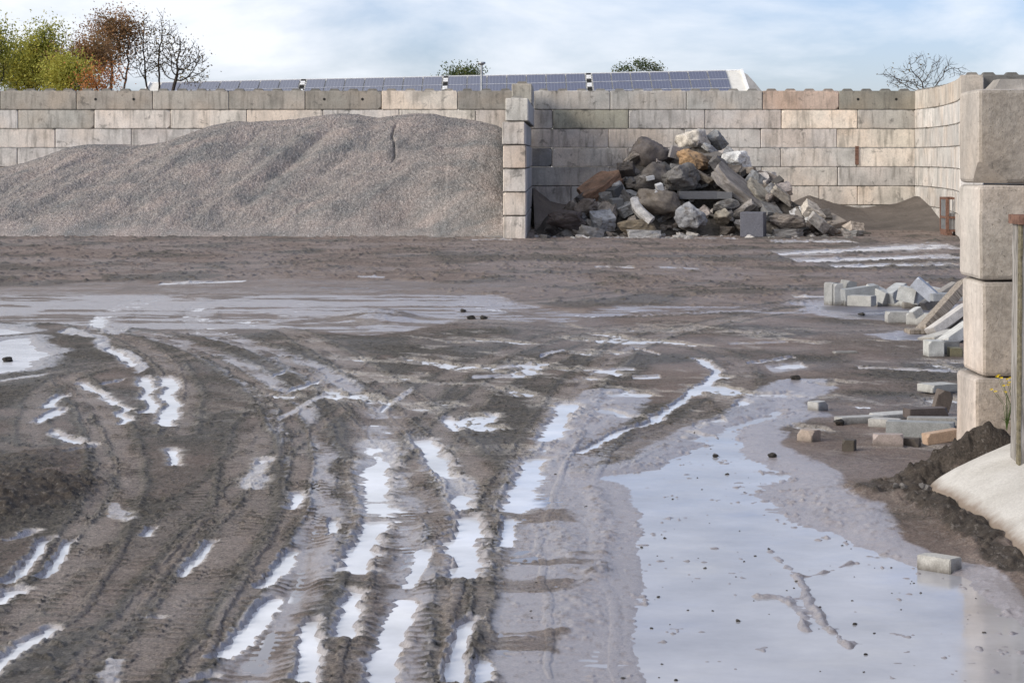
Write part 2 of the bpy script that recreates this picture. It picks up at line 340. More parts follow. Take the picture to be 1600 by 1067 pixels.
# tyre tracks: points read off the photo's ground plan, half width in metres, depth
TRACKS = [
 ([(-60,1040),(60,960),(130,870),(172,780),(178,700),(150,640),(105,590)], .17, 1, 0),
 ([(-80,1067),(120,960),(230,860),(330,780),(420,700),(470,640)], .16, .5, 0.15),
 ([(150,1100),(300,940),(385,790),(390,720),(430,640),(560,560)], .17, .8, 0.1),
 ([(370,1130),(430,960),(492,830),(490,720),(440,630),(350,565),(240,528),(130,512)], .20, 1, 0.62),
 ([(770,1130),(778,960),(768,800),(700,700),(600,605),(470,528),(380,500)], .19, 1, 0.12),
 ([(600,1130),(630,960),(665,840),(668,760),(620,680),(520,600),(400,545),(300,520)], .20, 1, 0.7),
 ([(775,860),(830,740),(880,650),(930,580),(1020,530),(1200,492),(1400,470)], .19, 1, 0.35),
 ([(560,740),(640,640),(740,575),(880,525),(1050,505)], .16, .7, 0.1),
 ([(490,1130),(560,960),(575,850),(566,760),(570,680),(520,620)], .13, .6, 0.2),
 ([(880,760),(1000,700),(1100,650),(1160,598),(1120,553),(1020,538)], .15, .5, .35),
 ([(850,1140),(862,960),(848,840),(872,740),(960,640)], .24, .8, .7),
 ([(960,1140),(945,960),(950,820),(985,720),(1060,660)], .20, .35, .6),
 ([(800,1067),(830,880),(850,760)], .12, .5, .4),
 ([(165,520),(180,490),(260,462),(450,447)], .22, .8, 0.9),
 ([(330,520),(310,492),(360,470),(560,450)], .22, .8, 0.9),
 ([(240,1120),(400,905),(468,770),(470,690),(430,625),(330,560)], .07, .8, .1),
 ([(-40,960),(100,850),(158,775),(160,705),(120,640)], .06, .7, .1),
 ([(60,1120),(210,960),(300,850),(372,770),(470,690),(600,600)], .07, .6, .1),
 ([(700,1120),(705,960),(690,830),(640,720),(560,640),(440,560)], .08, .8, .3),
 ([(640,760),(720,650),(800,590),(930,540)], .12, .7, .1),
 ([(235,665),(262,600),(230,555),(120,510)], .13, .8, 0.3),
 ([(280,680),(288,610),(250,560),(150,505)], .13, .8, 0.3),
 ([(60,700),(52,650),(80,605),(180,575),(330,560)], .12, .6, 0.3),
 ([(0,600),(150,575),(330,548),(520,530)], .12, .4, 0.3),
 ([(430,420),(520,405),(700,392),(900,385)], .22, .4, 0.1),
 ([(520,450),(700,470),(900,495),(1150,486),(1300,470)], .30, .9, 0.5),
 ([(700,480),(900,470),(1050,455),(1300,450)], .28, .8, 0.35),
 ([(640,500),(900,520),(1200,520),(1480,515)], .25, .5, 0.2),
 ([(0,430),(300,415),(700,405),(1300,402)], .3, .5, 0.1),
]
STROKES = [  # bright rut puddles: (photo points, half width in photo pixels, feather)
 ([(102,618),(78,632),(70,642)], 9, .4), ([(72,650),(78,655),(84,650)], 10, .4), ([(80,676),(105,688),(152,699)], 5, .5),
 ([(224,590),(232,612),(232,645)], 9, .6), ([(258,592),(268,625),(262,665)], 11, .6), ([(130,600),(165,625),(206,658)], 8, .9),
 ([(100,518),(150,530),(185,555),(212,572)], 4, .4), ([(148,500),(162,515),(186,523)], 5, .4), ([(172,545),(205,560),(226,580)], 4, .5),
 ([(20,912),(48,880),(80,842)], 12, .5), ([(70,905),(90,880),(116,846)], 9, .5), ([(-10,950),(25,926)], 14, .6), ([(-5,1045),(35,1012),(78,990)], 12, .9),
 ([(296,890),(326,855)], 9, .7), ([(404,932),(432,900),(456,866)], 12, .3), ([(350,1030),(385,995),(424,950)], 17, .4), ([(330,1060),(300,1067)],12,1),
 ([(590,805),(588,740),(595,690)], 24, .9), ([(548,900),(570,860),(588,818)], 26, .5), ([(475,1075),(480,1020),(496,965)], 16, .5), ([(545,1000),(552,930)], 17, .8),
 ([(590,1075),(610,1010),(642,935)], 20, .3), ([(640,915),(655,885),(668,852)], 10, .4), ([(726,905),(724,818)], 26, .3), ([(724,800),(700,740),(662,690)], 19, .9),
 ([(798,800),(818,760),(836,716)], 20, .8), ([(790,856),(796,818)], 9, .4), ([(706,1070),(718,1010),(736,965)], 15, .3), ([(750,1075),(754,1038)], 13, .6),
 ([(855,690),(872,660),(892,630)], 17, .7), ([(905,712),(960,685),(1040,650),(1092,612),(1122,582),(1092,562)], 9, .3),
 ([(1088,668),(1130,658)], 5, .5), ([(1148,638),(1182,622)], 5, .5), ([(1205,580),(1256,574)], 5, .4), ([(520,840),(522,815)], 8, .5),
 ([(740,592),(800,590),(846,584)], 2.5, .4), ([(770,578),(830,571)], 2.5, .4), ([(930,582),(990,578)], 2.5, .4), ([(990,592),(1030,590)], 2.5, .4), ([(845,560),(880,550)], 2.5, .4), ([(992,546),(1030,556)], 2.5, .3),
 ([(1170,570),(1240,560)], 2, .4), ([(1340,576),(1490,582)], 2.6, .5), ([(1140,540),(1230,537)], 1.5, .6), ([(440,655),(515,615)], 5, 1.0), ([(455,612),(495,600)], 4, .9), ([(430,588),(445,583)], 3.5, .8),
 ([(265,735),(272,702)], 11, 1.0), ([(225,845),(232,832)], 7, .8), ([(100,712),(150,703)], 4, 1), ([(235,975),(246,970)], 9, 1), ([(290,900),(300,885)], 6, 1), ([(180,1067),(200,1020)], 12, 1.1),
 ([(20,845),(60,832)], 8, 1.1), ([(165,800),(205,815)], 6, 1.1), ([(455,800),(470,770)], 10, 1.2), ([(400,760),(415,720)], 10, 1.3), ([(700,655),(715,675)], 8, 1.1), ([(760,665),(770,650)], 10, 1.1),
 ([(0,598),(70,588)], 2.2, .5), ([(160,602),(190,597)], 2.5, .5),
 ([(850,370),(950,372),(1150,374)], 1.2, .5), ([(1215,398),(1480,384)], 3.0, .8), ([(1240,408),(1490,402)], 2.6, .8), ([(1300,417),(1490,414)], 2.0, .8), ([(1360,391),(1495,388)], 3, .8), ([(1210,380),(1330,378)],2,.8),
 ([(930,418),(990,419)], 1.1, .5), ([(1030,419),(1090,421)], 1.1, .5), ([(560,434),(600,435)], 1.1, .4), ([(380,440),(250,444)], 1.3, .5), ([(735,376),(800,376)], 1.0, .4),
 ([(600,640),(640,615)], 4, 1.2), ([(1240,465),(1290,466)], 1.5, .6),
]
POOLS = [ # (polygon, milk, level)
 ([(0,533),(35,529),(62,534),(76,550),(62,568),(40,579),(-60,592),(-60,530)], .85, 1.0),
 ([(-60,512),(18,512),(22,522),(-60,530)], .85, 1.0),
 ([(-60,452),(150,441),(300,441),(480,436),(700,442),(915,443),(880,450),(620,455),(770,463),(900,488),(1010,478),(1190,481),(1190,487),(1000,493),(860,507),(720,500),(640,520),(560,526),(430,514),(330,530),(230,514),(130,511),(-60,506)], .42, .42),
 ([(900,1160),(905,1000),(925,870),(915,800),(860,735),(872,672),(950,616),(988,612),(985,630),(925,668),(872,715),(900,748),(980,730),(1060,690),(1110,664),(1190,636),(1225,602),(1262,598),(1280,612),(1230,634),(1262,652),(1200,672),(1190,700),(1290,748),(1296,770),(1340,800),(1372,850),(1440,880),(1530,900),(1590,950),(1700,1030),(1700,1160)], .40, .75),
 ([(775,1160),(770,900),(810,780),(850,735),(900,745),(1000,760),(1020,900),(1000,1160)], .40, .40),
 ([(1265,480),(1320,476),(1400,473),(1500,478),(1480,500),(1400,503),(1320,498)], .0, 1.0),
 ([(1375,524),(1420,519),(1500,522),(1470,535),(1400,532)], .0, .9),
 ([(1290,658),(1250,640),(1300,632),(1420,636),(1360,648)], .1, .2),
 ([(330,1100),(420,960),(470,830),(520,830),(470,960),(420,1100)], .1, .25),
 ([(560,1100),(600,900),(625,730),(650,730),(670,800),(640,950),(600,1100)], .1, .30),
 ([(1160,487),(1480,488),(1480,493),(1160,490)], .4, .4),
 ([(640,650),(560,640),(560,760),(580,760)], .3, .1),
]
def ground_fields(X, Y):
    hx = fbm(X*.55, Y*.55, 3, 1); z = .020+.020*(hx-.5)
    mid = fbm(X*3.1, Y*3.1, 4, 5, .6); z = z+.006*(mid-.5)
    fine = fbm(X*17, Y*13, 3, 9, .65); clay = .75*ss(.50, .66, fbm(X*.9, Y*.6, 4, 20)); clay = np.clip(clay+(1-ss(24, 30, Y))*(1-ss(.6, 1.6, X))*(.12+.45*ss(.35, .6, fbm(X*1.8, Y*1.2, 4, 23))), 0, 1); 
    clay = np.clip(clay+.55*ss(14.5, 17, Y)*(1-ss(24, 29, Y))*ss(.36, .58, fbm(X*1.3, Y*.7, 4, 26)), 0, 1)
    film = .22*ss(.45, .62, fbm(X*.5, Y*.35, 4, 111)); soil = np.zeros(X.shape); wet = ss(.35, .65, fbm(X*.7, Y*.5, 3, 31)); pale = np.zeros(X.shape)
    far = ss(24, 36, Y)
    lug = np.zeros(X.shape); tz = np.zeros(X.shape)
    for pts, hw, dep, fl in TRACKS:
        P = catmull([G(*p) for p in pts], 8); mg = hw+.35
        k = (X > P[:,0].min()-mg) & (X < P[:,0].max()+mg) & (Y > P[:,1].min()-mg) & (Y < P[:,1].max()+mg)
        if not k.any(): continue
        x, y = X[k], Y[k]; d, s = poly_d(x+.05*(vn(x*2.2, y*2.2, 4)-.5), y, P); a = np.abs(d)
        band = 1-ss(hw*.85, hw*1.1, a); brk = np.clip(-.35+1.9*vn(s*3.1, d*9, 7), 0, 1.3)
        pat = np.sin(2*math.pi*(s/.105+1.3*vn(s*2.5, d*6, 21)+np.where(d > 0, .5, 0)+a*3.2)); pat = ss(-.2, .5, pat)
        zz = band*(-.006*dep+.010*dep*pat*(a > hw*.12)*brk)
        zz = zz+.0075*dep*np.exp(-((a-hw*1.18)/.026)**2)*(.35+1.2*vn(s*14, d*14, 12))
        near = np.exp(-(a/(hw*1.2))**4)*min(dep, 1)
        tz[k] = np.where(np.abs(zz) > np.abs(tz[k]), zz, tz[k]); lug[k] = np.maximum(lug[k], near)
        film[k] = film[k]*(1-near)+near*np.clip(fl*1.15*(.55+.9*vn(s*.8, d*3, 17)), 0, 1)*(1-.5*pat*brk)
        pale[k] = np.maximum(pale[k], near*(.22 if fl < .45 else .08)*(1-.7*pat*brk)*(.3+1.1*vn(s*.9, d*4, 18))*(1-far[k]))
        rim = np.exp(-((a-hw*1.15)/(.03+.12*hw))**2)
        clay[k] = np.clip(clay[k]*(1-.95*near)+.95*min(dep*1.2, 1)*rim*(.45+.9*vn(s*3, d*3, 3))+.55*band*pat*brk, 0, 1)
    z = z+tz*(1-.4*far)
    # clods: coarse crumbs where the clay was thrown up
    cl = vn(X*38, Y*30, 40)*vn(X*13, Y*11, 41); z = z+.019*np.clip(cl-.28, 0, 1)*(.3+1.3*clay); c2 = vn(X*15, Y*7, 47)*vn(X*6, Y*2.5, 48); z = z+.085*far*np.clip(c2-.30, 0, 1); clay = np.clip(clay+1.6*far*np.clip(c2-.33, 0, 1), 0, 1)
    z = z+.006*(fine-.5)
    sp = ss(.645, .70, fbm(X*2.0+.6*Y, Y*1.3, 4, 101, .6))*ss(14.5, 16.5, Y)*(1-ss(25, 30, Y))*ss(-3.2, -1.5, X); z = z-.024*sp
    # dried light-coloured slab surface between the ruts, and joints of the slabs underneath
    for py, x0, x1 in ((812,-100,790),(918,-100,790),(553,-100,120),(700,-50,150)):
        yj = F*H0/(py-HY); k = np.exp(-((Y-yj-.02*(vn(X*2, X*0, 3)-.5))/.018)**2)*((X < (x1-CX)/F*yj)); z = z+.004*k*(.3+vn(X*7, X*0, 15)); clay = np.clip(clay+.8*k, 0, 1)
    milk_glare = ss(13, 16, Y)*(1-ss(30, 34, Y)); pale = np.clip(pale+.45*ss(.56, .66, fbm(X*2.0+.6*Y, Y*1.3, 4, 101, .6))*ss(14.5, 16.5, Y)*(1-ss(25, 30, Y))*ss(-3.2, -1.5, X), 0, 1)
    for poly, mk, lv in POOLS:
        W = [G(*p) for p in poly]; xs = [p[0] for p in W]; ys = [p[1] for p in W]; mg = 1.5
        k = (X > min(xs)-mg) & (X < max(xs)+mg) & (Y > min(ys)-mg) & (Y < max(ys)+mg)
        if not k.any(): continue
        x, y = X[k], Y[k]; sc_ = np.clip(y/18, .4, 2.2)
        d = inside_d(x+.35*sc_*(fbm(x*1.6, y*1.1, 4, 50)-.5), y+.8*sc_*(fbm(x*1.6, y*.9, 4, 60)-.5), W)
        m = ss(-.10*sc_, .12*sc_, d)
        if lv >= .5:
            sink = m if lv >= .9 else ss(-.02*sc_, .34*sc_, d)
            tgt = -.012+.010*(mid[k]-.5) if lv >= .9 else -.009+.012*(mid[k]-.5)+.15*tz[k]+.030*np.clip(cl[k]-.42, 0, 1)+(.016*np.clip(cl[k]-.34, 0, 1)+.010*(fine[k]-.5))*(1-ss(.1, .9, d))
            z[k] = z[k]*(1-sink)+tgt*sink; film[k] = np.maximum(film[k], ss(-.30*sc_, .05*sc_, d)*1.35); milk_glare[k] = milk_glare[k]*(1-m)+mk*m
        else:
            z[k] = z[k]*(1-m)+(.003+.010*(mid[k]-.5)+.40*tz[k]+.020*np.clip(cl[k]-.44, 0, 1))*m
            st = fbm(x*.8, y*2.4, 5, 77, .62); fz = np.clip(1.7*(1-ss(.46, .60, st))*(.85+.5*lv), 0, 1)*(1-.55*np.clip(tz[k]*90, 0, 1))
            film[k] = np.maximum(film[k]*(1-.3*m), ss(-.18*sc_, .25*sc_, d)*np.clip(fz*(.6+1.1*lv)+.1, 0, 1))
        clay[k] *= 1-.7*m; wet[k] = np.maximum(wet[k], m)
    for pts, hw, fe in STROKES:
        P = np.array([G(*p) for p in pts]); hh = np.array([hw/F*p[1] for p in P]).mean()*(.72 if abs(pts[-1][0]-pts[0][0]) > 1.5*abs(pts[-1][1]-pts[0][1]) and P[:,1].mean() > 15 else 1.02); mg = hh*(1.5+fe)+.4+(.06*P[:,1].mean() if P[0,1] > 15 else 0)
        k = (X > P[:,0].min()-mg) & (X < P[:,0].max()+mg) & (Y > P[:,1].min()-mg*3) & (Y < P[:,1].max()+mg*3)
        if not k.any(): continue
        x, y = X[k], Y[k]; j = fbm(x*5, y*16, 3, 70)-.5; hor = abs(pts[-1][0]-pts[0][0]) > 1.5*abs(pts[-1][1]-pts[0][1]) and P[:,1].mean() > 15; kf = H0/P[:,1].mean() if hor else 1.0; j2 = fbm(x*1.5, y*1.5, 3, 73)-.5
        far_ = max(1.0, P[:,1].mean()/16)
        jj = fbm(x*3, y*24, 2, 71)-.5; d, s = poly_d(x+hh*1.2*j+hh*.8*j2+hh*.9*jj, y*kf+(.7*j2*far_ if not hor else hh*2.2*j2+hh*1.2*jj), P*np.array([1, kf])); a = np.abs(d)*(1+.5*(fbm(x*2.5, y*2.5, 3, 75)-.5)*(1+fe))
        m = 1-ss(hh*(.9-.35*fe), hh*(1.08+.35*fe), a)
        m = m*ss(.36, .50, fbm(x*1.7+pts[0][0], y*(6.0 if hor else .8)*kf, 4, 88)) if (hor or fe > .8) else m
        z[k] = z[k]*(1-m)+(-.010-.02*far[k]+.004*(mid[k]-.5)+.014*max(fe-.55, 0)*(1.2-m))*m
        pale[k] = np.maximum(pale[k], np.clip(fe+.3, 0, 1)*(1-ss(hh*.5, hh*(1.8+.8*fe), a))*(.35+.8*vn(x*4, y*9, 44)))
        milk_glare[k] = np.maximum(milk_glare[k], 1-ss(hh*1.3, hh*2.0, a))
        clay[k] *= 1-.8*m; film[k] = np.maximum(film[k], .8*(1-ss(hh*.8, hh*2.0, a)))
    # mud ridge in the big puddle
    for pts, hw, hh in (([(1205,862),(1240,895),(1262,935),(1290,975),(1325,1012)], .030, .022), ([(1332,880),(1300,890),(1262,900),(1235,898)], .022, .018), ([(1185,932),(1225,935),(1255,962),(1262,985)], .035, .022), ([(930,765),(945,830),(935,905)],.06,.018), ([(870,800),(900,900),(890,990)],.10,.016)):
        P = catmull([G(*p) for p in pts], 6); k = (np.abs(X-P[:,0].mean()) < 1.6) & (np.abs(Y-P[:,1].mean()) < 2.5)
        d, s = poly_d(X[k]+.05*(fbm(X[k]*8, Y[k]*8, 3, 80)-.5), Y[k], P); q = np.exp(-(d/hw)**2)*np.clip(-.35+2.2*fbm(X[k]*9, Y[k]*8, 3, 81, .7), 0, 2); z[k] += hh*q; clay[k] = np.maximum(clay[k], .2*q); film[k] *= 1-.35*np.clip(q, 0, 1)
    film = film*(1-.6*far*(milk_glare < .1))
    # banks: soil heap at the near left, spill of soil along the apron and the pillar, low rise by the kerbs
    def bank(px, py, rx, ry, h, rot=0, so=1, zoff=0):
        nonlocal z, soil, wet, film
        cx, cy = G(px, py, zoff) if py > 100 else (px, py); c, s_ = math.cos(rot), math.sin(rot); u = ((X-cx)*c+(Y-cy)*s_)/rx; v = (-(X-cx)*s_+(Y-cy)*c)/ry
        q = np.exp(-(u*u+v*v)**1.3)*(.7+.6*fbm(X*5, Y*5, 4, 90)); z = z+h*q+so*np.clip(q*2, 0, 1)*(.055*(fbm(X*8, Y*8, 3, 92)-.5)+.045*np.clip(vn(X*24, Y*22, 93)-.5, 0, 1))
        soil = np.clip(soil+so*ss(.25, .6, q), 0, 1); wet = wet*(1-.7*q*so); film = film*(1-np.clip(q*1.5, 0, 1)*so)
    bank(-10, 790, .55, 1.0, .10, -.3); bank(30, 735, .35, .9, .04, -.2, .6)
    bank(3.02, 13.6, .34, .20, .36, 0, 1); bank(2.60, 13.55, .20, .25, .09, .2, 1); bank(2.38, 13.4, .24, .30, .03, .3, .7); bank(2.52, 12.8, .15, .40, .05, .1, 1); bank(2.58, 12.0, .13, .45, .05, .1, 1); bank(2.60, 11.2, .13, .4, .035, .1, 1)
    bank(1400, 800, .6, 1.1, .05, .2, .25)
    bank(590, 497, .5, 1.0, .10, 0, .3)
    return z, clay, soil, wet, pale, milk_glare, np.clip(film, 0, 1.5)
rows = np.concatenate([[-60, -8, 3.0], np.geomspace(7.2, 70, 1520), [76, 90, 130, 260, 600, 1500, 3500]])
cols = np.concatenate([[-12, -5, -2, -.8, -.45], np.linspace(-.315, .315, 1300), [.45, .8, 2, 5, 12]])
U, V = np.meshgrid(cols, rows); Xg = U*np.maximum(V, 7.2); Yg = V
Zg, clay, soil, wet, pale, milk_glare, film = ground_fields(Xg, Yg)
edge = (np.abs(U) > .33) | (Yg > 72) | (Yg < 7); Zg = np.where(edge, .017, Zg)
gm = grid_mesh('ground', Xg, Yg, Zg, dict(clay=clay, soil=soil, wet=wet, pale=np.clip(pale, 0, 1), film=np.where(edge, 0, film)))
tag(link('ground', gm, M['mud']), kind='structure')
# water sheet lies level at z = 0; the mud stands out of it or dips under it
k0 = 4; sl = (slice(3, 1523, k0), slice(5, 1305, k0)); Xw, Yw, Mw = Xg[sl], Yg[sl], milk_glare[sl]
wm = grid_mesh('water', Xw, Yw, np.zeros(Xw.shape), dict(milk_glare=Mw, film=ss(13, 26, Yw)*(1-ss(.6, .9, Mw)*.5)))
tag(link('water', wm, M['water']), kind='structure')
def ground_z(x, y):
    z = ground_fields(np.array([[float(x)]]), np.array([[float(y)]]))[0]; return max(0.0, float(z[0,0]))

# ------------------------------------------------------------------ concrete block walls
def block_mesh(length, seed, studs, chips=1, depth=.6, hgt=.594, fine=False):
    r = random.Random(seed); bm = bmesh.new(); bmesh.ops.create_cube(bm, size=1)
    bmesh.ops.scale(bm, vec=(length-.012, depth-.008, hgt), verts=bm.verts)
    bmesh.ops.bevel(bm, geom=bm.edges[:], offset=.022 if not fine else .025, segments=1 if not fine else 2, affect='EDGES', profile=.5)
    for i in range(chips):
        sx, sy, sz = r.choice((-1,1)), -1, r.choice((-1,1)); co = Vector((sx*length/2, sy*depth/2, sz*hgt/2))
        n = Vector((sx*r.uniform(.4,1), sy*r.uniform(.5,1.2), sz*r.uniform(.4,1))).normalized(); off = r.uniform(.03, .085)
        g = bm.verts[:]+bm.edges[:]+bm.faces[:]
        res = bmesh.ops.bisect_plane(bm, geom=g, plane_co=co-n*off, plane_no=n, clear_outer=True)
        ed = [e for e in res['geom_cut'] if isinstance(e, bmesh.types.BMEdge)]
        if ed: bmesh.ops.holes_fill(bm, edges=ed, sides=0)
    if studs:
        n = max(1, round(length/.6))
        for i in range(n):
            x = -length/2+length*(i+.5)/n; z0 = hgt/2-.004; a, b, h = .17, .11, .075
            vs = [bm.verts.new(v) for v in [(x-a,-a,z0),(x+a,-a,z0),(x+a,a,z0),(x-a,a,z0),(x-b,-b,z0+h),(x+b,-b,z0+h),(x+b,b,z0+h),(x-b,b,z0+h)]]
            for f in ((4,5,6,7),(0,1,5,4),(1,2,6,5),(2,3,7,6),(3,0,4,7)): bm.faces.new([vs[q] for q in f])
    if fine:
        bmesh.ops.triangulate(bm, faces=bm.faces[:])
        for _ in range(40):
            le = [e for e in bm.edges if e.calc_length() > .07]
            if not le: break
            bmesh.ops.subdivide_edges(bm, edges=le, cuts=1)
            bmesh.ops.triangulate(bm, faces=bm.faces[:])
            if len(bm.faces) > 60000: break
        for v in bm.verts:
            p = v.co*1.0+Vector((seed*3.1, 0, 0)); v.co += Vector((mnoise.noise(p*3), mnoise.noise(p*3+Vector((9,0,0))), mnoise.noise(p*3+Vector((0,9,0)))))*.006+Vector((mnoise.noise(p*14), mnoise.noise(p*14+Vector((5,0,0))), 0))*.003
    me = bpy.data.meshes.new('block'); bm.to_mesh(me); bm.free(); me.materials.append(M['block_near'] if fine else M['block']); return me
_bc = {}
def get_block(length, v, studs):
    k = (round(length, 2), v, studs)
    if k not in _bc: _bc[k] = block_mesh(length, v*13+int(length*10), studs, chips=v % 3)
    return _bc[k]
hole_me = None
def add_holes(b, length):
    for x in (-.6, .6):
        mb = MB(); mb.tube((x*length/2.4, -.301, .03), (x*length/2.4, -.28, .03), .045, .045, 8); mb.build('lifting_hole_disc', M['hole'], b)  # flat dark discs; the holes' inner shade is put into their colour
PAL = [(.46,.42,.375), (.50,.455,.41), (.42,.39,.36), (.385,.365,.34), (.54,.49,.43), (.47,.44,.41), (.40,.375,.335), (.56,.52,.47)]
def wall(name, label, path, courses, start_top_z, offs, thick_side=1, pick=None, grp=None, zbase=0, jitter=.008):
    """courses from the top down; offs[row] = list of joints (arclength) or an offset"""
    P = [Vector((*p, 0)) for p in path]; seg = [(P[i+1]-P[i]).length for i in range(len(P)-1)]; tot = sum(seg)
    def at(s):
        s = min(max(s, 0), tot)
        for i, l in enumerate(seg):
            if s <= l+1e-6: return P[i]+(P[i+1]-P[i])*(s/l)
            s -= l
        return P[-1]
    root = empty(name, (P[0].x, P[0].y, 0)); tag(root, label, 'wall', grp)
    for r_ in range(courses):
        zc = start_top_z-.6*r_-.3; js = offs[r_ % len(offs)]
        if not isinstance(js, (list, tuple)):
            j = [0]; s = js
            while s < tot-.2:
                if s > .2: j.append(s)
                s += 2.4
            j.append(tot); js = j
        for i, (a, b) in enumerate(zip(js[:-1], js[1:])):
            pa, pb = at(a), at(b); d = pb-pa; l = d.length; ang = math.atan2(d.y, d.x); n = Vector((-d.y, d.x, 0)).normalized()
            spec = pick(r_, i, (pa+pb)/2) if pick else {}
            if spec is None: continue
            c = (pa+pb)/2+n*.3+n*rnd.uniform(-jitter, jitter)
            me = get_block(round(l, 2), rnd.randrange(6), r_ == 0 or spec.get('studs', False))
            o = link('concrete_block', me, None, root, c-root.location+Vector((0, 0, zc)), (0, 0, ang+rnd.uniform(-.003, .003)))
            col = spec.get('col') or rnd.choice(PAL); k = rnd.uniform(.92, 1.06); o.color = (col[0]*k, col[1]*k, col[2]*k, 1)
            if spec.get('label'): o['label'] = spec['label']
            if spec.get('holes'): add_holes(o, l)
    return root
WX0, WX1, WY = -21.5, 12.7, 67.5
Lb = WX1-WX0
def px_of(s): return CX+F*(WX0+s)/WY
def joints(right_px, left_px=None, extra=None):
    out = []; p = right_px
    while p > 835: out.append(p); p -= 119.15
    p = left_px if left_px is not None else p
    while p > -280: out.append(p); p -= 119.15
    out += extra or []; out = sorted((q-CX)/F*WY-WX0 for q in out); out = [q for q in out if .3 < q < Lb-.3]
    return [0]+out+[Lb]
TOPZ = 4.225
rowj = [joints(1311), joints(1340, 743), joints(1308, 682), joints(1339, 742), joints(1309, 705), joints(1340, 742, [1280]), joints(1309, 705)]
rowj[5] = [0]+sorted((q-CX)/F*WY-WX0 for q in [1340,1280,1160,1041,892,742,623,504,385,266,147,28,-91,-210])+[Lb]
rowj[5] = [q for i, q in enumerate(rowj[5]) if i == 0 or q-rowj[5][i-1] > .3]
CR, GR, TN, DK, PK = (.74,.65,.55), (.36,.345,.325), (.42,.375,.32), (.27,.25,.225), (.58,.52,.47)
def pick_back(r, i, c):
    px = CX+F*c.x/WY
    def near(a): return abs(px-a) < 45
    d = {}
    if r == 0:
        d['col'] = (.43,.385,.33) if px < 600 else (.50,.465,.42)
        if near(651): d = dict(col=CR, label='cream block, paler than its neighbours')
        if near(58): d['col'] = (.37,.33,.28)
        if near(177): d['holes'] = 1; d['col'] = TN
        if near(533): d['holes'] = 1; d['col'] = (.33,.295,.25)
        if near(773): d['col'] = (.31,.285,.25)
        if near(1250): d = dict(col=(.60,.46,.37), label='block with orange-brown scaled face')
        if near(1370): d = dict(col=(.31,.285,.235), label='dark stained block with two lifting holes', holes=1)
    else:
        bright = 1.0 if px > 1050 or px < 700 else .86  # blocks around the divider darkened in colour for its soft shadow
        base = rnd.choice([(.68,.61,.54), (.62,.565,.52), (.60,.555,.51), (.72,.64,.555)])
        if r == 1 and near(921): base = (.47,.44,.35); d['label'] = 'block stained green with moss'
        if r == 1 and near(1280): base = (.80,.69,.57)
        if r == 1 and near(1385): base = (.50,.46,.41)
        if r == 2 and near(890): base = (.46,.43,.40)
        if r == 3 and px < 860 and px > 800: base = (.30,.29,.285)
        if r == 2 and near(1370): base = (.74,.65,.55)
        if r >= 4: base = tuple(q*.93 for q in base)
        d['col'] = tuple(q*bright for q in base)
        if r == 1 and near(60): d['col'] = (.46,.43,.38)
    if px < 760 and r >= 5 and px > 60: return None
    return d
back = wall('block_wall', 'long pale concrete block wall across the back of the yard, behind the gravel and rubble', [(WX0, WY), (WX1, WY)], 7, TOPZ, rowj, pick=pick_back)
# dirt spill marks and the rusty strip on the back wall
def strip():
    s = MB(); p = D(1339, 243, WY-.02); s.box((-.055, -.012, -.29), (.055, .02, .29)); o = s.build('rusty_plate', M['rust'], back, p-back.location); o['label'] = 'narrow rust-red steel strip on the wall face'
strip()
def right_pick(r, i, c):
    k = rnd.uniform(.9, 1.08); return dict(col=(.62*k,.575*k,.53*k) if r > 0 else (.56*k,.495*k,.425*k))
wall('block_wall', 'pale curving concrete block wall closing the right side of the rubble bay', [(12.66, 68.1), (12.75, 65.2), (12.58, 62.9), (12.32, 60.5), (12.02, 58.2), (11.66, 55.9), (11.36, 54.4)], 7, TOPZ+.0, [0.0, 1.2], pick=right_pick)
wall('block_wall', 'dark grey block wall just showing above the near pillar top', [(12.02, 55.2), (16.8, 55.2)], 7, 4.26, [0.0, 1.2], pick=lambda r, i, c: dict(col=(.20,.19,.175)))
# divider, stepping down towards the camera
def divider():
    root = empty('block_wall', (.066, 55.8, 0)); tag(root, 'stepped divider wall of pale blocks between gravel heap and rubble', 'wall')
    a, b = Vector((.066, 55.8, 0)), Vector((.34, 67.18, 0)); d = (b-a).normalized(); n = Vector((-d.y, d.x, 0)); ang = math.atan2(d.y, d.x); tot = (b-a).length
    for r in range(7):
        z = .60*r*1.025+.3; s = 0.0 if r < 6 else 7.1; first = True
        off = [0,0,0,0,-.03,.06,.05][r]
        while s < tot-.25:
            l = min(1.2 if (first and r % 2 == 1 and r < 6) else 2.4, tot-s); me = get_block(round(l, 2), rnd.randrange(6), (r == 5 and s < 6.9) or r == 6)
            if tot-s-l < .3: l = tot-s; me = get_block(round(l, 2), rnd.randrange(6), r >= 5)
            c = a+d*(s+l/2)-n*off
            o = link('concrete_block', me, None, root, c-root.location+Vector((0,0,z)), (0,0,ang+math.pi)); k = rnd.uniform(.92, 1.05)
            col = {3: (.60,.51,.43), 5: (.62,.58,.52), 1: (.68,.60,.52)}.get(r, (.66,.60,.54)) if first else (.46,.44,.41); o.color = (col[0]*k, col[1]*k, col[2]*k, 1)
            if first and r == 6: o.color = (.42,.38,.32,1)
            s += l+.004; first = False
divider()
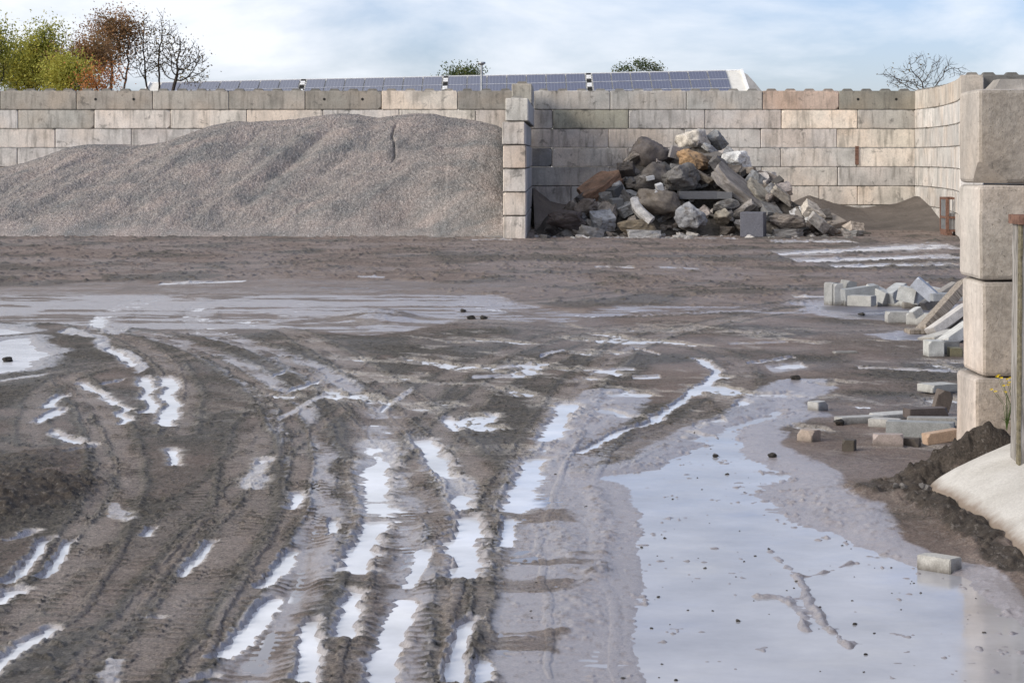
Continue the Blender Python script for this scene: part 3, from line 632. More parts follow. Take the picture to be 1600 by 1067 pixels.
# near pillar at the end of a wall that runs off to the right
def near_wall():
    root = empty('block_wall', (2.97, 13.67, 0)); tag(root, 'stack of big rough concrete blocks rising close at the right edge', 'wall')
    tops = [2.588, 1.972, 1.355, .742, .13]; offs = [0, 0, .022, -.02, 0]
    cols = [(.42,.38,.34), (.46,.41,.365), (.50,.44,.39), (.44,.39,.35), (.4,.36,.33)]
    cols = [tuple(q*1.12 for q in c_) for c_ in cols]
    for i, t in enumerate(tops):
        for j in range(2):
            l = 2.4 if not (i % 2 and j == 0) else 1.8
            x0 = (0 if j == 0 else (2.405 if i % 2 == 0 else 1.805))+offs[i]
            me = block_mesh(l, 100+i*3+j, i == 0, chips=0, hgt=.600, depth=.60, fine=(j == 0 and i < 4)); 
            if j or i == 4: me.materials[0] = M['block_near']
            o = link('concrete_block', me, None, root, (x0+l/2, .3+rnd.uniform(-.004,.004), t-.306+(0)), (0,0,rnd.uniform(-.004,.004)), cols[i])
            if i == 0 and j == 0: o['label'] = 'topmost rough block with a chipped lower corner'
    return root
nw = near_wall()
def chip_near():     # broken lower corner of the top block
    o = [c for c in nw.children if c.get('label')][0]; bm = bmesh.new(); bm.from_mesh(o.data)
    co = Vector((-1.2, -.3, -.3)); n = Vector((-.50, -.55, -.72)).normalized()
    res = bmesh.ops.bisect_plane(bm, geom=bm.verts[:]+bm.edges[:]+bm.faces[:], plane_co=co-n*.105, plane_no=n, clear_outer=True)
    ed = [e for e in res['geom_cut'] if isinstance(e, bmesh.types.BMEdge)]; bmesh.ops.holes_fill(bm, edges=ed, sides=0); bm.to_mesh(o.data); bm.free()
chip_near()

# ------------------------------------------------------------------ gravel heap
def interp(pts, x): xs, ys = zip(*pts); return np.interp(x, xs, ys)
def heap():
    sil = [(-330,300),(-200,290),(-60,280),(0,262),(30,255),(60,246),(100,232),(130,226.5),(180,227),(215,228),(250,222),(300,205),(330,197),(370,190),(400,188),(440,187),(480,184),(520,179),(560,179),(590,184),(620,180),(650,177),(680,179),(700,184),(740,188),(775,196),(800,208)]
    xs = np.linspace(-19.6, -.24, 760); ys = np.linspace(56.6, 67.4, 430); X, Y = np.meshgrid(xs, ys)
    yc = 63.3; s = F/yc
    def crest(x): px = CX+x*s; return H0-(np.interp(px, [p[0] for p in sil], [p[1] for p in sil])-HY)/s
    # debris ridges run down and to the left, so the crest is read further right the lower we are
    t = np.clip((yc-Y)/5.5, 0, 1); bas = 57.25+.35*(fbm(X*.35, X*0, 3, 5)-.5)+.10*(fbm(X*2, X*0, 3, 6)-.5)
    Hc = crest(X); Hd = crest(X+1.6*t*t*(X < -1.8))
    front = Hd*np.clip((Y-bas)/(yc-bas-.3), 0, 1.2)**.93
    z = np.minimum(front, Hc*(1-.22*ss(yc-.5, 67, Y))*1.0)
    z = -np.log(np.exp(-6*front)+np.exp(-6*Hc))/6+.02; z = z*np.where(Y > yc, 1-.10*ss(yc, 67, Y), 1)
    u = -X*.62+Y*.78; v = X*.78+Y*.62
    mask = ss(.02, .5, z); qd = X+np.where(X < -3, .62, .15*ss(-3, -1, X)+.62*(1-ss(-3, -1, X)))*(yc-Y)
    z = z+mask*ss(.02, .3, t)*(.55*(1-t*.3)*(np.abs(fbm(qd*.42, t*.5, 2, 11)-.5)*2.6-.35)+.30*(fbm(qd*1.5, t*.9, 3, 15)-.5)*np.clip((67-Y)/3.5, .15, 1)+.16*(fbm(u*2.2, v*.4, 3, 14)-.5)+.05*(fbm(X*3, Y*3, 3, 12)-.5))+mask*.12*(fbm(X*.9, Y*.9, 3, 19)-.5)
    z = z+.05*(_rs.rand(*X.shape)-.5)*mask+.02*(fbm(X*9, Y*9, 2, 13)-.5)*mask
    # slipped crack near the top and a small low tongue at the right foot
    crk = catmull([D(622,190,62.6)[:2], D(613,200,61.9)[:2], D(617,212,61.2)[:2], D(610,236,60.3)[:2]], 5)
    k = (np.abs(X-crk[:,0].mean()) < 1.0) & (np.abs(Y-crk[:,1].mean()) < 2.4); d, q = poly_d(X[k]+.05*(vn(X[k]*9,Y[k]*9,3)-.5), Y[k], crk)
    z[k] += -.13*np.exp(-(d/.026)**2)*ss(0, .5, q)*(1-ss(1.6, 2.2, q))+.015*np.clip(1-np.abs(d+.14)/.14, 0, 1)
    z = z+.55*np.exp(-(((X+.25)/1.3)**2+((Y-58.3)/.6)**2))
    z = np.where(z < .02, -.03, z)
    me = grid_mesh('gravel_heap', X, Y, z, smooth=True)
    o = link('gravel_heap', me, M['gravel']); tag(o, 'broad heap of grey crushed gravel piled against the left back wall', 'gravel heap')
heap()
def sand():
    def hp(name, lab, x0, x1, y0, y1, fn):
        X, Y = np.meshgrid(np.linspace(x0, x1, 260), np.linspace(y0, y1, 130)); z = fn(X, Y)+.03*(fbm(X*6, Y*6, 3, 21)-.5)
        z = np.where(z < .01, -.04, z); tag(link(name, grid_mesh(name, X, Y, z), M['sand']), lab, 'sand heap')
    def f1(X, Y):
        px = CX+F*X/WY; top = np.interp(px, [1180,1225,1262,1300,1340,1400,1440,1480,1520,1560], [340,322,306,318,326,319,303,325,345,352])
        h = np.maximum(0, H0-(top-HY)*66.9/F); bas = 62.2+.4*(fbm(X*.6, X*0, 3, 8)-.5)-1.5*ss(10.5, 12.5, X); return h*np.clip((Y-bas)/(66.9-bas), 0, 1)**1.1
    hp('sand_heap', 'low dark brown sand drift along the wall right of the rubble', 7.0, 12.85, 59.5, 67.45, f1)
    def f2(X, Y):
        px = CX+F*X/WY; h = np.interp(px, [820,835,860,900,960,1000], [1.25,1.15,.75,.55,.35,0]); bas = 62+.4*fbm(X, X*0, 2, 8); return h*np.clip((Y-bas)/(67-bas), 0, 1)
    hp('sand_heap', 'dark brown sand bank in the corner beside the divider wall', .66, 4.2, 60, 67.45, f2)
sand()

# ------------------------------------------------------------------ rubble
def rock_mesh(seed, cuts=7, rough=.20, sub=4):
    r = random.Random(seed); bm = bmesh.new(); bmesh.ops.create_icosphere(bm, subdivisions=sub, radius=1)
    for i in range(cuts):
        n = Vector((r.gauss(0,1), r.gauss(0,1), r.gauss(0,1))).normalized(); d = r.uniform(.55, .85)
        for v in bm.verts:
            k = v.co.dot(n)-d
            if k > 0: v.co -= n*k*.93
    o = Vector((seed*1.7, seed*.3, 0))
    for v in bm.verts:
        p = v.co+o; v.co *= 1+rough*(mnoise.noise(p*1.7)*1.0+mnoise.noise(p*4)*.5+mnoise.noise(p*9)*.34+mnoise.noise(p*20)*.16)
    bb = [max(abs(v.co[i]) for v in bm.verts) for i in range(3)]
    for v in bm.verts: v.co = Vector((v.co.x/bb[0]*.5, v.co.y/bb[1]*.5, v.co.z/bb[2]*.5))
    me = bpy.data.meshes.new('rock'); bm.to_mesh(me); bm.free()
    me.polygons.foreach_set('use_smooth', [cuts < 6]*len(me.polygons)); me.materials.append(M['stone']); return me
def slab_mesh(seed, broken=3, mat='stone', bev=.012, noisy=.045):
    r = random.Random(seed); bm = bmesh.new(); bmesh.ops.create_cube(bm, size=1)
    for i in range(broken):
        n = Vector((r.choice((-1,1))*r.uniform(.5,1), r.choice((-1,1))*r.uniform(.3,1), r.uniform(-.5,.5))).normalized()
        res = bmesh.ops.bisect_plane(bm, geom=bm.verts[:]+bm.edges[:]+bm.faces[:], plane_co=n*r.uniform(.38,.55), plane_no=n, clear_outer=True)
        ed = [e for e in res['geom_cut'] if isinstance(e, bmesh.types.BMEdge)]
        if ed: bmesh.ops.holes_fill(bm, edges=ed, sides=0)
    bmesh.ops.bevel(bm, geom=bm.edges[:], offset=bev, segments=1, affect='EDGES')
    bmesh.ops.triangulate(bm, faces=bm.faces[:])
    if noisy:
        for _ in range(5):
            le = [e for e in bm.edges if e.calc_length() > .15]
            if le: bmesh.ops.subdivide_edges(bm, edges=le, cuts=1); bmesh.ops.triangulate(bm, faces=bm.faces[:])
        for v in bm.verts: v.co += Vector((mnoise.noise(v.co*5+Vector((seed,0,0))), mnoise.noise(v.co*5+Vector((0,seed,0))), mnoise.noise(v.co*5+Vector((0,0,seed)))))*noisy
    me = bpy.data.meshes.new('slab'); bm.to_mesh(me); bm.free(); me.materials.append(M[mat]); return me
ROCKS = [rock_mesh(i, 5+i % 5) for i in range(10)]; SMOOTHR = [rock_mesh(40+i, 3, .22) for i in range(4)]
SLABS = [slab_mesh(i, 2+i % 3) for i in range(10)]; BRICKS = [slab_mesh(60+i, 0, 'paver', .06, 0) for i in range(2)]
PLAIN = slab_mesh(99, 0, 'stone_plain', .02, 0)
def surf(px, py, y0=57.6, k=1.15):
    z = (H0-(py-HY)*y0/F)/(1+k*(py-HY)/F); return y0+k*max(z, 0)
def put(me, name, label, cat, box, col, rot=(0,0,0), dep=None, group=None, d=None, out=0.0, mat=None):
    x0, y0, x1, y1 = box; cx, cy = (x0+x1)/2, (y0+y1)/2; d = d if d else surf(cx, cy)+out
    wv, hv = (x1-x0)/F*d, (y1-y0)/F*d; dv = dep or min(wv, hv*1.3); d = d-.22 if cy < 355 else d; p = D(cx, cy, d)
    kc = .85 if max(col) < .5 else .92; col = tuple(q*kc for q in col)
    o = link(name, me, None, None, p, rot, col); o.scale = (wv, dv, hv); tag(o, label, cat, group); return o
BG, W_ = (.215,.200,.185), (.62,.61,.60)
put(SMOOTHR[0], 'boulder', 'big dark rough boulder high on the left of the rubble peak', 'boulder', (980,210,1056,276), (.135,.115,.105), (0,0,.4), out=.5)
put(SMOOTHR[1], 'boulder', 'cream white pitted boulder crowning the rubble heap', 'boulder', (1048,199,1120,240), (.60,.54,.46), (0,.08,1.2), out=.7)
put(SLABS[1], 'concrete_chunk', 'pointed grey shard behind the cream crowning boulder', 'concrete chunk', (1108,208,1132,232), (.26,.26,.26), (.2,-.6,.5), out=1.0)
put(ROCKS[2], 'boulder', 'orange brown boulder just below the cream crowning boulder', 'boulder', (1053,236,1113,274), (.42,.27,.15), (0,.45,.2), out=.1)
put(ROCKS[3], 'boulder', 'white faced boulder on the right shoulder of the heap', 'boulder', (1126,232,1176,274), (.66,.65,.63), (.1,.15,.9), out=.2)
put(ROCKS[4], 'boulder', 'large rounded grey boulder in the middle of the heap', 'boulder', (1032,252,1097,306), BG, (0,.2,.3), out=-.3)
put(SMOOTHR[2], 'boulder', 'broad brown grey boulder sloping left under the dark one', 'boulder', (985,254,1050,306), (.19,.165,.145), (0,-.25,.7), out=.05)
put(ROCKS[5], 'boulder', 'flat brown bellied boulder below the large grey one', 'boulder', (990,292,1067,336), (.235,.20,.165), (0,.18,.1), out=-.45)
put(SLABS[2], 'stone_slab', 'rust brown slab leaning up the left flank of the heap', 'slab', (902,280,974,302), (.26,.155,.10), (.5,-.42,.2), dep=.7)
put(ROCKS[6], 'boulder', 'dark brown boulder low at the left end of the heap', 'boulder', (852,328,920,362), (.12,.095,.085), (0,.05,.3), out=-.5)
put(ROCKS[7], 'boulder', 'mid brown broken boulder above the dark low left one', 'boulder', (896,309,936,340), (.19,.155,.13), (0,-.3,.5))
put(ROCKS[8], 'boulder', 'black and white mottled boulder low in the middle', 'boulder', (1052,320,1106,362), (.34,.34,.35), (0,.5,.4), out=-.4)
put(PLAIN, 'stone_beam', 'long dark dressed stone beam lying level across the heap', 'stone beam', (1060,299,1121,311), (.155,.155,.165), (0,0,.04), dep=.5, out=-.15)
put(PLAIN, 'stone_beam', 'short dark stone end piece right of the long level beam', 'stone beam', (1121,300,1144,311), (.185,.185,.19), (0,.05,-.1), dep=.5, out=-.15)
put(ROCKS[9], 'concrete_chunk', 'grey oblong chunk directly under the short stone beam', 'concrete chunk', (1112,310,1158,327), (.27,.255,.235), (0,0,.2), out=-.2)
put(ROCKS[0], 'boulder', 'tan upright stone left of the grey cut cube', 'boulder', (1115,325,1146,352), (.34,.30,.24), (0,.2,1.4), out=-.2)
put(SLABS[3], 'concrete_slab', 'long brown grey broken slab sliding diagonally to the right', 'slab', (1108,284,1198,302), (.27,.245,.225), (.5,.66,0), dep=.7, out=-.2)
put(SLABS[4], 'concrete_slab', 'dark broken slab parallel and above the long diagonal one', 'slab', (1106,254,1150,272), (.17,.16,.155), (.4,.85,.2), dep=.5)
put(SLABS[5], 'concrete_slab', 'thin tan edged slab on the right flank of the heap', 'slab', (1164,296,1212,306), (.33,.30,.25), (.6,.55,0), dep=.6)
put(SLABS[6], 'concrete_block_piece', 'white block half hidden behind the right flank', 'concrete chunk', (1175,268,1214,292), (.68,.64,.59), (0,.08,.3), out=.8)
put(SLABS[7], 'concrete_chunk', 'grey squared chunk above the right flank slabs', 'concrete chunk', (1170,272,1196,292), (.25,.255,.265), (.2,.6,.3))
put(SLABS[8], 'concrete_chunk', 'small grey stepped chunk below the white half hidden block', 'concrete chunk', (1196,288,1218,304), (.27,.27,.28), (.2,.5,.3))
put(SLABS[9], 'concrete_slab', 'pale tipped slab running down the far right flank', 'slab', (1204,298,1240,311), (.38,.34,.29), (.3,.62,.2), dep=.5)
put(ROCKS[1], 'boulder', 'low brown boulder just right of the grey cut cube', 'boulder', (1200,332,1260,360), (.235,.20,.17), (0,.06,.2), out=-.5)
put(SLABS[0], 'concrete_slab', 'cream slab tilted upright at the right foot of the heap', 'slab', (1254,322,1288,340), (.56,.50,.43), (.5,.5,.2), dep=.5, out=-.1)
put(SLABS[2], 'concrete_slab', 'pale broken slab leaning below the cream upright one', 'slab', (1261,340,1298,356), (.44,.41,.38), (.3,.7,.2), dep=.4, out=-.5)
put(SLABS[4], 'concrete_slab', 'flat pale slab lying at the foot right of the cube', 'slab', (1206,358,1256,370), (.33,.31,.29), (0,0,.1), dep=.5, d=57.2)
put(ROCKS[3], 'boulder', 'brown olive boulder low at the foot left of centre', 'boulder', (964,341,1028,369), (.23,.185,.13), (0,.05,.1), out=-.6)
put(SLABS[6], 'concrete_slab', 'light flat chunk at the foot before the olive boulder', 'slab', (981,360,1032,373), (.43,.41,.39), (0,.03,.1), dep=.5, d=56.9)
put(SLABS[8], 'concrete_slab', 'grey flat chunk at the foot under the brown broken boulder', 'slab', (902,355,944,372), (.30,.285,.27), (0,.2,.3), dep=.4, d=57.0)
put(SLABS[1], 'concrete_chunk', 'light square topped block left of the large boulders', 'concrete chunk', (952,284,974,300), (.50,.48,.45), (.2,-.35,.5))
put(BRICKS[0], 'paving_block', 'grey square paving block in the left flank of the heap', 'paving block', (953,310,972,328), (.24,.235,.225), (.1,-.05,.3), mat='stone')
put(SLABS[3], 'concrete_chunk', 'pale blue grey slab piece above the foot on the left', 'concrete chunk', (924,334,958,357), (.36,.36,.37), (.5,-.1,.3), out=-.2)
put(SLABS[5], 'concrete_chunk', 'oblong grey piece between square block and brown slab', 'concrete chunk', (936,298,966,312), (.31,.295,.275), (.2,-.25,.4))
put(BRICKS[1], 'paving_block', 'small white block standing on the broad middle boulder', 'paving block', (1025,287,1036,300), W_, (.2,-.3,.2), out=-.75)
put(BRICKS[0], 'paving_block', 'small white block lower left of the standing white one', 'paving block', (1020,299,1033,309), W_, (.2,.6,.2), out=-.85)
put(BRICKS[0], 'paving_block', 'flat white chip lying on the broad brown boulder', 'paving block', (1010,275,1022,282), W_, (0,-.2,.2), out=-.6)
put(SLABS[7], 'stone_slab', 'tan plank-like slab under the orange brown boulder', 'slab', (1084,274,1120,283), (.38,.32,.25), (.2,.5,.1), dep=.4, out=-.1)
put(PLAIN, 'stone_slab', 'thin pinkish square plate between dark and cream boulders', 'slab', (1046,229,1064,248), (.40,.37,.355), (.1,.25,.4), dep=.12, out=-.1)
put(ROCKS[5], 'boulder', 'small red brown lump alone at the right foot', 'boulder', (1301,359,1317,368), (.12,.085,.06), (0,0,.4), d=57.6)
def cube():
    d = 57.0; o = link('cut_stone_cube', PLAIN, None, None, D(1177, 351, d)+Vector((0, 0, 0)), (0, .0, R(-14)), (.13,.13,.15)); o.scale = (.62, .62, .66); o.location.z = .35
    tag(o, 'smooth dark grey cut stone cube standing at the front of the rubble', 'stone cube')
cube()
def curved_kerb():
    pts = catmull([D(992,313,57.9), D(996,325,57.6), D(1006,336,57.3), D(1018,346,57.2)], 5); mb = MB(); prof = [(-.13,-.1),(.13,-.1),(.13,.06),(.07,.12),(-.07,.12),(-.13,.06)]; n = len(prof); vs = []; fs = []
    for i, p in enumerate(pts):
        t = Vector(pts[min(i+1, len(pts)-1)])-Vector(pts[max(i-1, 0)]); t.normalize(); a = t.cross(Vector((0,-1,.4))).normalized(); b = a.cross(t)
        vs += [Vector(p)+a*u+b*v for u, v in prof]
        if i: fs += [((i-1)*n+j, (i-1)*n+(j+1)%n, i*n+(j+1)%n, i*n+j) for j in range(n)]
    fs += [tuple(range(n)), tuple(range((len(pts)-1)*n, len(pts)*n))[::-1]]; mb.add(vs, fs)
    o = mb.build('curved_kerb', M['stone'], col=(.46,.44,.42)); tag(o, 'light grey curved kerb piece bending down the left of the heap', 'kerb')
curved_kerb()
# heap core and the many small pieces on it
OUT = [(836,352),(850,336),(880,322),(905,305),(940,284),(978,266),(990,235),(1012,222),(1060,215),(1100,210),(1130,225),(1165,250),(1178,268),(1210,284),(1232,310),(1264,334),(1288,344),(1332,364)]
def core_h(x, shrink=.86):
    px = CX+x*F/60.5; py = np.interp(px, [p[0] for p in OUT], [p[1] for p in OUT], left=352, right=356)
    return np.maximum(0, (H0-(py-HY)*60.5/F))*shrink*ss(.6, 1.1, x)*(1-ss(9.2, 9.9, x))
def core():
    X, Y = np.meshgrid(np.linspace(.62, 9.9, 300), np.linspace(56.9, 66, 200)); h = core_h(X)
    z = np.minimum(h, np.clip((Y-57.7)/1.15, -1, 9)*.93); z = np.minimum(z, h*np.clip((66-Y)/4.0, 0, 1)); z = z+.25*(fbm(X*2.2, Y*2.2, 4, 33)-.5); z = np.where(z < .03, -.06, z)
    tag(link('rubble_fines', grid_mesh('rubble_fines', X, Y, z, smooth=False), M['fines']), 'dark crumbly fines filling the gaps of the rubble heap', 'rubble', kind='stuff')
core()
FAM = [('concrete_chunk', 'small broken chunk jammed among the boulders of the heap', 'concrete chunk', 'small chunks filling the rubble heap'),
       ('paving_block', 'small squared block jammed among the boulders of the heap', 'paving block', 'small squared blocks in the rubble heap'),
       ('rubble_stone', 'small loose stone lying along the foot of the heap', 'stone', 'small stones along the foot of the rubble')]
rr = random.Random(21)
for i in range(285):
    x = rr.uniform(.95, 9.3); h = float(core_h(np.array([x]), .95)[0]); t = rr.random()**1.2
    if h < .15: continue
    z = t*h; y = 57.45+1.15*z+rr.uniform(-.05, .15); s = rr.choice((.08,.11,.15,.2,.26,.34,.46))*rr.uniform(.8, 1.15)
    me = rr.choice(ROCKS[::2]+SLABS+SLABS+SLABS+BRICKS); sq = me in BRICKS; fam = FAM[1] if sq else FAM[0]
    g = rr.choice((.09,.12,.15,.19,.24,.30,.48)); w_ = rr.choice(((1.05,.9,.76),(1.05,.95,.86),(1,.98,.96),(1.05,.9,.8)))
    o = link(fam[0], me, None, None, (x, y+rr.random()*.2+.1*s, z+s*.08), (rr.uniform(-.7,.7), rr.uniform(-.7,.7), rr.uniform(0,3)), (g*w_[0], g*w_[1], g*w_[2]))
    o.scale = (s*rr.uniform(1,1.8), s, s*rr.uniform(.28,.7)) if not sq else (s*1.3, s, s*.6)
    sh = 'black' if g < .15 else 'dark grey' if g < .2 else 'grey' if g < .3 else 'light grey' if g < .5 else 'whitish'
    px_ = CX+F*x/y; zn = 'beside the divider wall' if px_ < 900 else 'on the left flank' if px_ < 975 else 'under the big boulders' if px_ < 1110 else 'around the grey cut cube' if px_ < 1200 else 'on the right flank' if px_ < 1265 else 'at the right end'
    hh = 'low' if z < .7 else 'halfway up' if z < 1.6 else 'high up'
    tag(o, 'small %s %s %s %s of the rubble' % (sh, 'squared block' if sq else 'broken chunk', hh, zn), fam[2], fam[3])
for i in range(85):
    px = rr.uniform(838, 1345); y = rr.uniform(55.9, 57.9) if px < 1290 else rr.uniform(56, 60); x = (px-CX)/F*y; s = rr.choice((.07,.1,.14,.2))*rr.uniform(.8, 1.2)
    g = rr.choice((.15,.2,.28,.4,.5)); o = link('rubble_stone', rr.choice(ROCKS+SLABS), None, None, (x, y, s*.12), (rr.uniform(-.3,.3), rr.uniform(-.3,.3), rr.uniform(0,3)), (g, g*.94, g*.88))
    o.scale = (s*1.5, s, s*.6); zn = 'before the divider wall' if px < 880 else 'left of centre' if px < 1000 else 'before the middle boulders' if px < 1130 else 'about the grey cut cube' if px < 1210 else 'right of the cube' if px < 1280 else 'beyond the heap on the right'
    tag(o, '%s %s loose stone at the rubble foot, %s' % ('tiny' if s < .1 else 'small' if s < .15 else 'larger', 'dark' if g < .25 else 'grey' if g < .35 else 'pale', zn), FAM[2][2], FAM[2][3])

# ------------------------------------------------------------------ pavers, kerbs and loose bricks on the mud
def bxm(l, w_, h, bev=.0045, notch=False):
    bm = bmesh.new(); bmesh.ops.create_cube(bm, size=1); bmesh.ops.scale(bm, vec=(l, w_, h), verts=bm.verts)
    bmesh.ops.bevel(bm, geom=bm.edges[:], offset=bev, segments=2, affect='EDGES')
    r = random.Random(int(l*1000+w_*77+h*991))
    for i in range(2):
        co = Vector((r.choice((-1,1))*l/2, r.choice((-1,1))*w_/2, h/2)); n = Vector((co.x/l, co.y/w_, co.z/h*r.uniform(.6,1.2))).normalized()
        res = bmesh.ops.bisect_plane(bm, geom=bm.verts[:]+bm.edges[:]+bm.faces[:], plane_co=co-n*r.uniform(.012,.03), plane_no=n, clear_outer=True)
        ed = [e for e in res['geom_cut'] if isinstance(e, bmesh.types.BMEdge)]
        if ed: bmesh.ops.holes_fill(bm, edges=ed, sides=0)
    me = bpy.data.meshes.new('paver'); bm.to_mesh(me); bm.free(); me.materials.append(M['paver']); return me
LG = (.50,.49,.47)
def brick(name, label, cat, cx, base, size, rz=0, rx=0, ry=0, z=None, col=LG, group=None, mat=None, dz=0):
    """cx, base: photo point of the bottom centre; z: height its underside rests at"""
    l, w_, h = size; gx, gy = G(cx, base, 0.01); zb = (z or 0)+max(0, ground_z(gx, gy+w_/2)-.004)
    x, y = G(cx, base, zb)
    M3 = Matrix.Rotation(rz, 3, 'Z') @ Matrix.Rotation(rx, 3, 'X') @ Matrix.Rotation(ry, 3, 'Y')
    low = min((M3 @ Vector((a*l/2, b*w_/2, c*h/2))).z for a in (-1,1) for b in (-1,1) for c in (-1,1))
    col = tuple(q*.84 for q in col); me = bxm(l, w_, h); o = link(name, me, None, None, (x, y+w_/2*.7, zb-low-.004+dz), M3.to_euler(), col)
    if mat: me.materials[0] = M[mat]
    tag(o, label, cat, group); return o
gp = 'grey paving blocks dumped in a pile by the pool'
def pb(lab, cx, base, size, **k): return brick('paving_block', lab, 'paving block', cx, base, size, group=gp, **k)
S = (.34,.20,.16)
pb('upright grey paving block at the left end of the pile', 1300, 477, (.12,.2,.33), rz=.5, col=(.36,.36,.35))
pb('second upright paving block from the pile left end', 1309, 477.5, (.13,.24,.32), rz=.1, col=(.42,.42,.41))
pb('dark edged paving block under the level one, left of pile', 1338, 478, (.36,.22,.13), rz=.1, col=(.36,.36,.35))
pb('standing ribbed paving block leaning at pile back left', 1325, 472, (.16,.22,.30), rz=.3, ry=.2, col=(.33,.33,.32))
pb('level paving block laid over a gap, left of the pile', 1348, 478, (.34,.22,.14), rz=-.5, z=.13, col=(.47,.46,.43))
pb('long sloping paving block at the back left', 1345, 470, (.5,.2,.16), rz=.2, z=.14, ry=-.12, col=(.37,.38,.38))
pb('front paving block with dark left neighbour, middle of the pile', 1375, 478.5, S, rz=.75, col=(.47,.47,.45))
pb('front paving block nearest the kerb, right of middle', 1409, 479, S, rz=-.75, col=(.50,.50,.47))
pb('tilted light paving block above the middle gap', 1373, 474, S, rz=-.7, ry=.35, z=.13, col=(.52,.52,.50))
pb('paving block tipped left over the dark gap', 1400, 474, S, rz=.7, ry=-.4, z=.13, col=(.46,.47,.47))
pb('pale topped paving block tipped toward the kerb', 1420, 474, (.25,.2,.2), rz=-.4, ry=.2, z=.13, col=(.52,.52,.50))
pb('ribbed paving block standing tipped on its edge', 1437, 476, S, rz=.5, ry=-.6, z=.06, col=(.53,.53,.52))
pb('topmost paving block leaning back at the pile right', 1446, 472, S, rz=-.3, ry=.7, z=.16, col=(.45,.47,.52))
pb('small upright paving block with pale rim at right', 1445, 474, (.12,.2,.2), rz=.1, z=.02, col=(.42,.43,.44))
pb('broken pale paving block beside the leaning plank', 1460, 475, (.26,.2,.22), rz=-.2, ry=.2, z=.02, col=(.55,.54,.52))
pb('low buried paving block behind the pool right end', 1432, 482, (.36,.2,.09), rz=0, col=(.33,.30,.26))
pb('long level kerb block standing in the pool', 1408, 505, (.36,.2,.15), rz=.04, col=(.47,.46,.44))
pb('pale block askew behind the foot of the plank', 1442, 508, (.36,.2,.15), rz=-.4, col=(.52,.51,.48))
pb('small pale block tipped on the level kerb block', 1432, 498, (.14,.12,.10), rz=.4, ry=-.5, z=.13, col=(.56,.56,.55))
pb('dark topped flat block at the pile far right', 1484, 470, (.5,.3,.10), rz=.1, z=.2, col=(.36,.37,.38))
pb('grey slab leaning behind the weathered plank', 1470, 485, (.55,.2,.12), rz=.2, ry=-.55, z=.05, col=(.30,.28,.26))
# leaning planks and kerbs against the pillar foot
def lean(name, label, cat, a, b, d0, d1, wv, th, col, mat='paver', group=None):
    p0, p1 = D(*a, d0), D(*b, d1); d = p1-p0; l = d.length; x = d.normalized(); y = Vector((0,1,0)); y = (y-x*y.dot(x)).normalized(); zz = x.cross(y)
    me = bxm(l, wv, th); me.materials[0] = M[mat]; o = link(name, me, None, None, (p0+p1)/2, Matrix((x, y, zz)).transposed().to_euler(), col); tag(o, label, cat, group); return o
pl = lean('timber_plank', 'weathered brown plank leaning steeply beside the grey pile', 'plank', (1438,520), (1510,440), 26.2, 26.8, .28, .11, (.4,.33,.27), 'timber')
pl2 = lean('concrete_kerb', 'clean grey kerb leaning just right of the plank', 'kerb', (1454,519), (1512,478), 25.8, 26.0, .25, .10, (.50,.47,.44))
lean('concrete_kerb', 'darker kerb between the two leaning pale kerbs', 'kerb', (1482,522), (1516,490), 25.9, 26.2, .22, .09, (.33,.30,.27))
lean('concrete_kerb', 'pale kerb propped on the white block, nearest the camera', 'kerb', (1470,540), (1520,505), 24.6, 24.9, .3, .12, (.52,.51,.48))
lean('concrete_kerb', 'lower pale kerb sticking out left of the propped one', 'kerb', (1446,534), (1495,520), 24.9, 25.2, .3, .10, (.46,.44,.40))
brick('timber_offcut', 'flat brown offcut at the foot of the leaning plank', 'timber offcut', 1433, 521, (.22,.3,.05), rz=.1, mat='timber', col=(.4,.3,.2))
brick('paving_block', 'white ribbed block holding up the propped kerb', 'paving block', 1461, 557, (.17,.22,.17), rz=.1, col=(.58,.58,.55))
brick('paving_block', 'dark block right of the white ribbed one', 'paving block', 1483, 556, (.20,.2,.16), rz=.1, col=(.22,.22,.22))
brick('paving_block', 'mossy low block touching the pillar behind the kerbs', 'paving block', 1494, 558, (.13,.2,.10), rz=0, col=(.20,.18,.11))
# scattered in the foreground
brick('paving_block', 'pale grey paving block alone beside the puddle edge', 'paving block', 1279, 642, (.115,.14,.08), rz=-.79, col=(.50,.49,.47))
brick('clay_brick', 'reddish stained brick with pale top, nearer than the grey one', 'brick', 1265, 690, (.14,.115,.09), rz=-.79, col=(.42,.34,.28))
brick('clay_brick', 'small dark muddy brick stub standing in the mud', 'brick', 1328, 705, (.09,.09,.085), rz=-.35, col=(.09,.075,.06))
brick('stone_slab', 'flat pale slab lying alone beyond the scattered bricks', 'slab', 1468, 612, (.30,.22,.07), rz=.5, col=(.48,.47,.44), z=.02)
brick('stone_slab', 'thin dark slab half sunk in the mud beyond the puddle', 'slab', 1321, 553, (.26,.1,.03), rz=.1, col=(.36,.35,.33))
gk = 'kerb pieces dumped at the pillar foot'
def kb(lab, cx, base, size, **k): return brick('kerb_piece', lab, 'kerb', cx, base, size, group=gk, **k)
kb('pale kerb piece pointing left, leftmost of the dumped kerbs', 1345, 662, (.40,.13,.06), rz=.35, col=(.44,.43,.41))
kb('flat white kerb piece behind the big grey kerb', 1400, 655, (.42,.20,.05), rz=.5, col=(.56,.55,.52))
kb('broken pale kerb end touching the big grey kerb', 1385, 668, (.24,.14,.07), rz=-.5, col=(.50,.48,.45))
kb('dark brown kerb piece on top of the pile', 1448, 652, (.34,.13,.075), rz=.3, z=.06, col=(.13,.105,.095))
kb('brown upright fragment right behind the dark kerb', 1474, 645, (.13,.08,.17), rz=.2, z=.03, col=(.16,.13,.11), ry=.3)
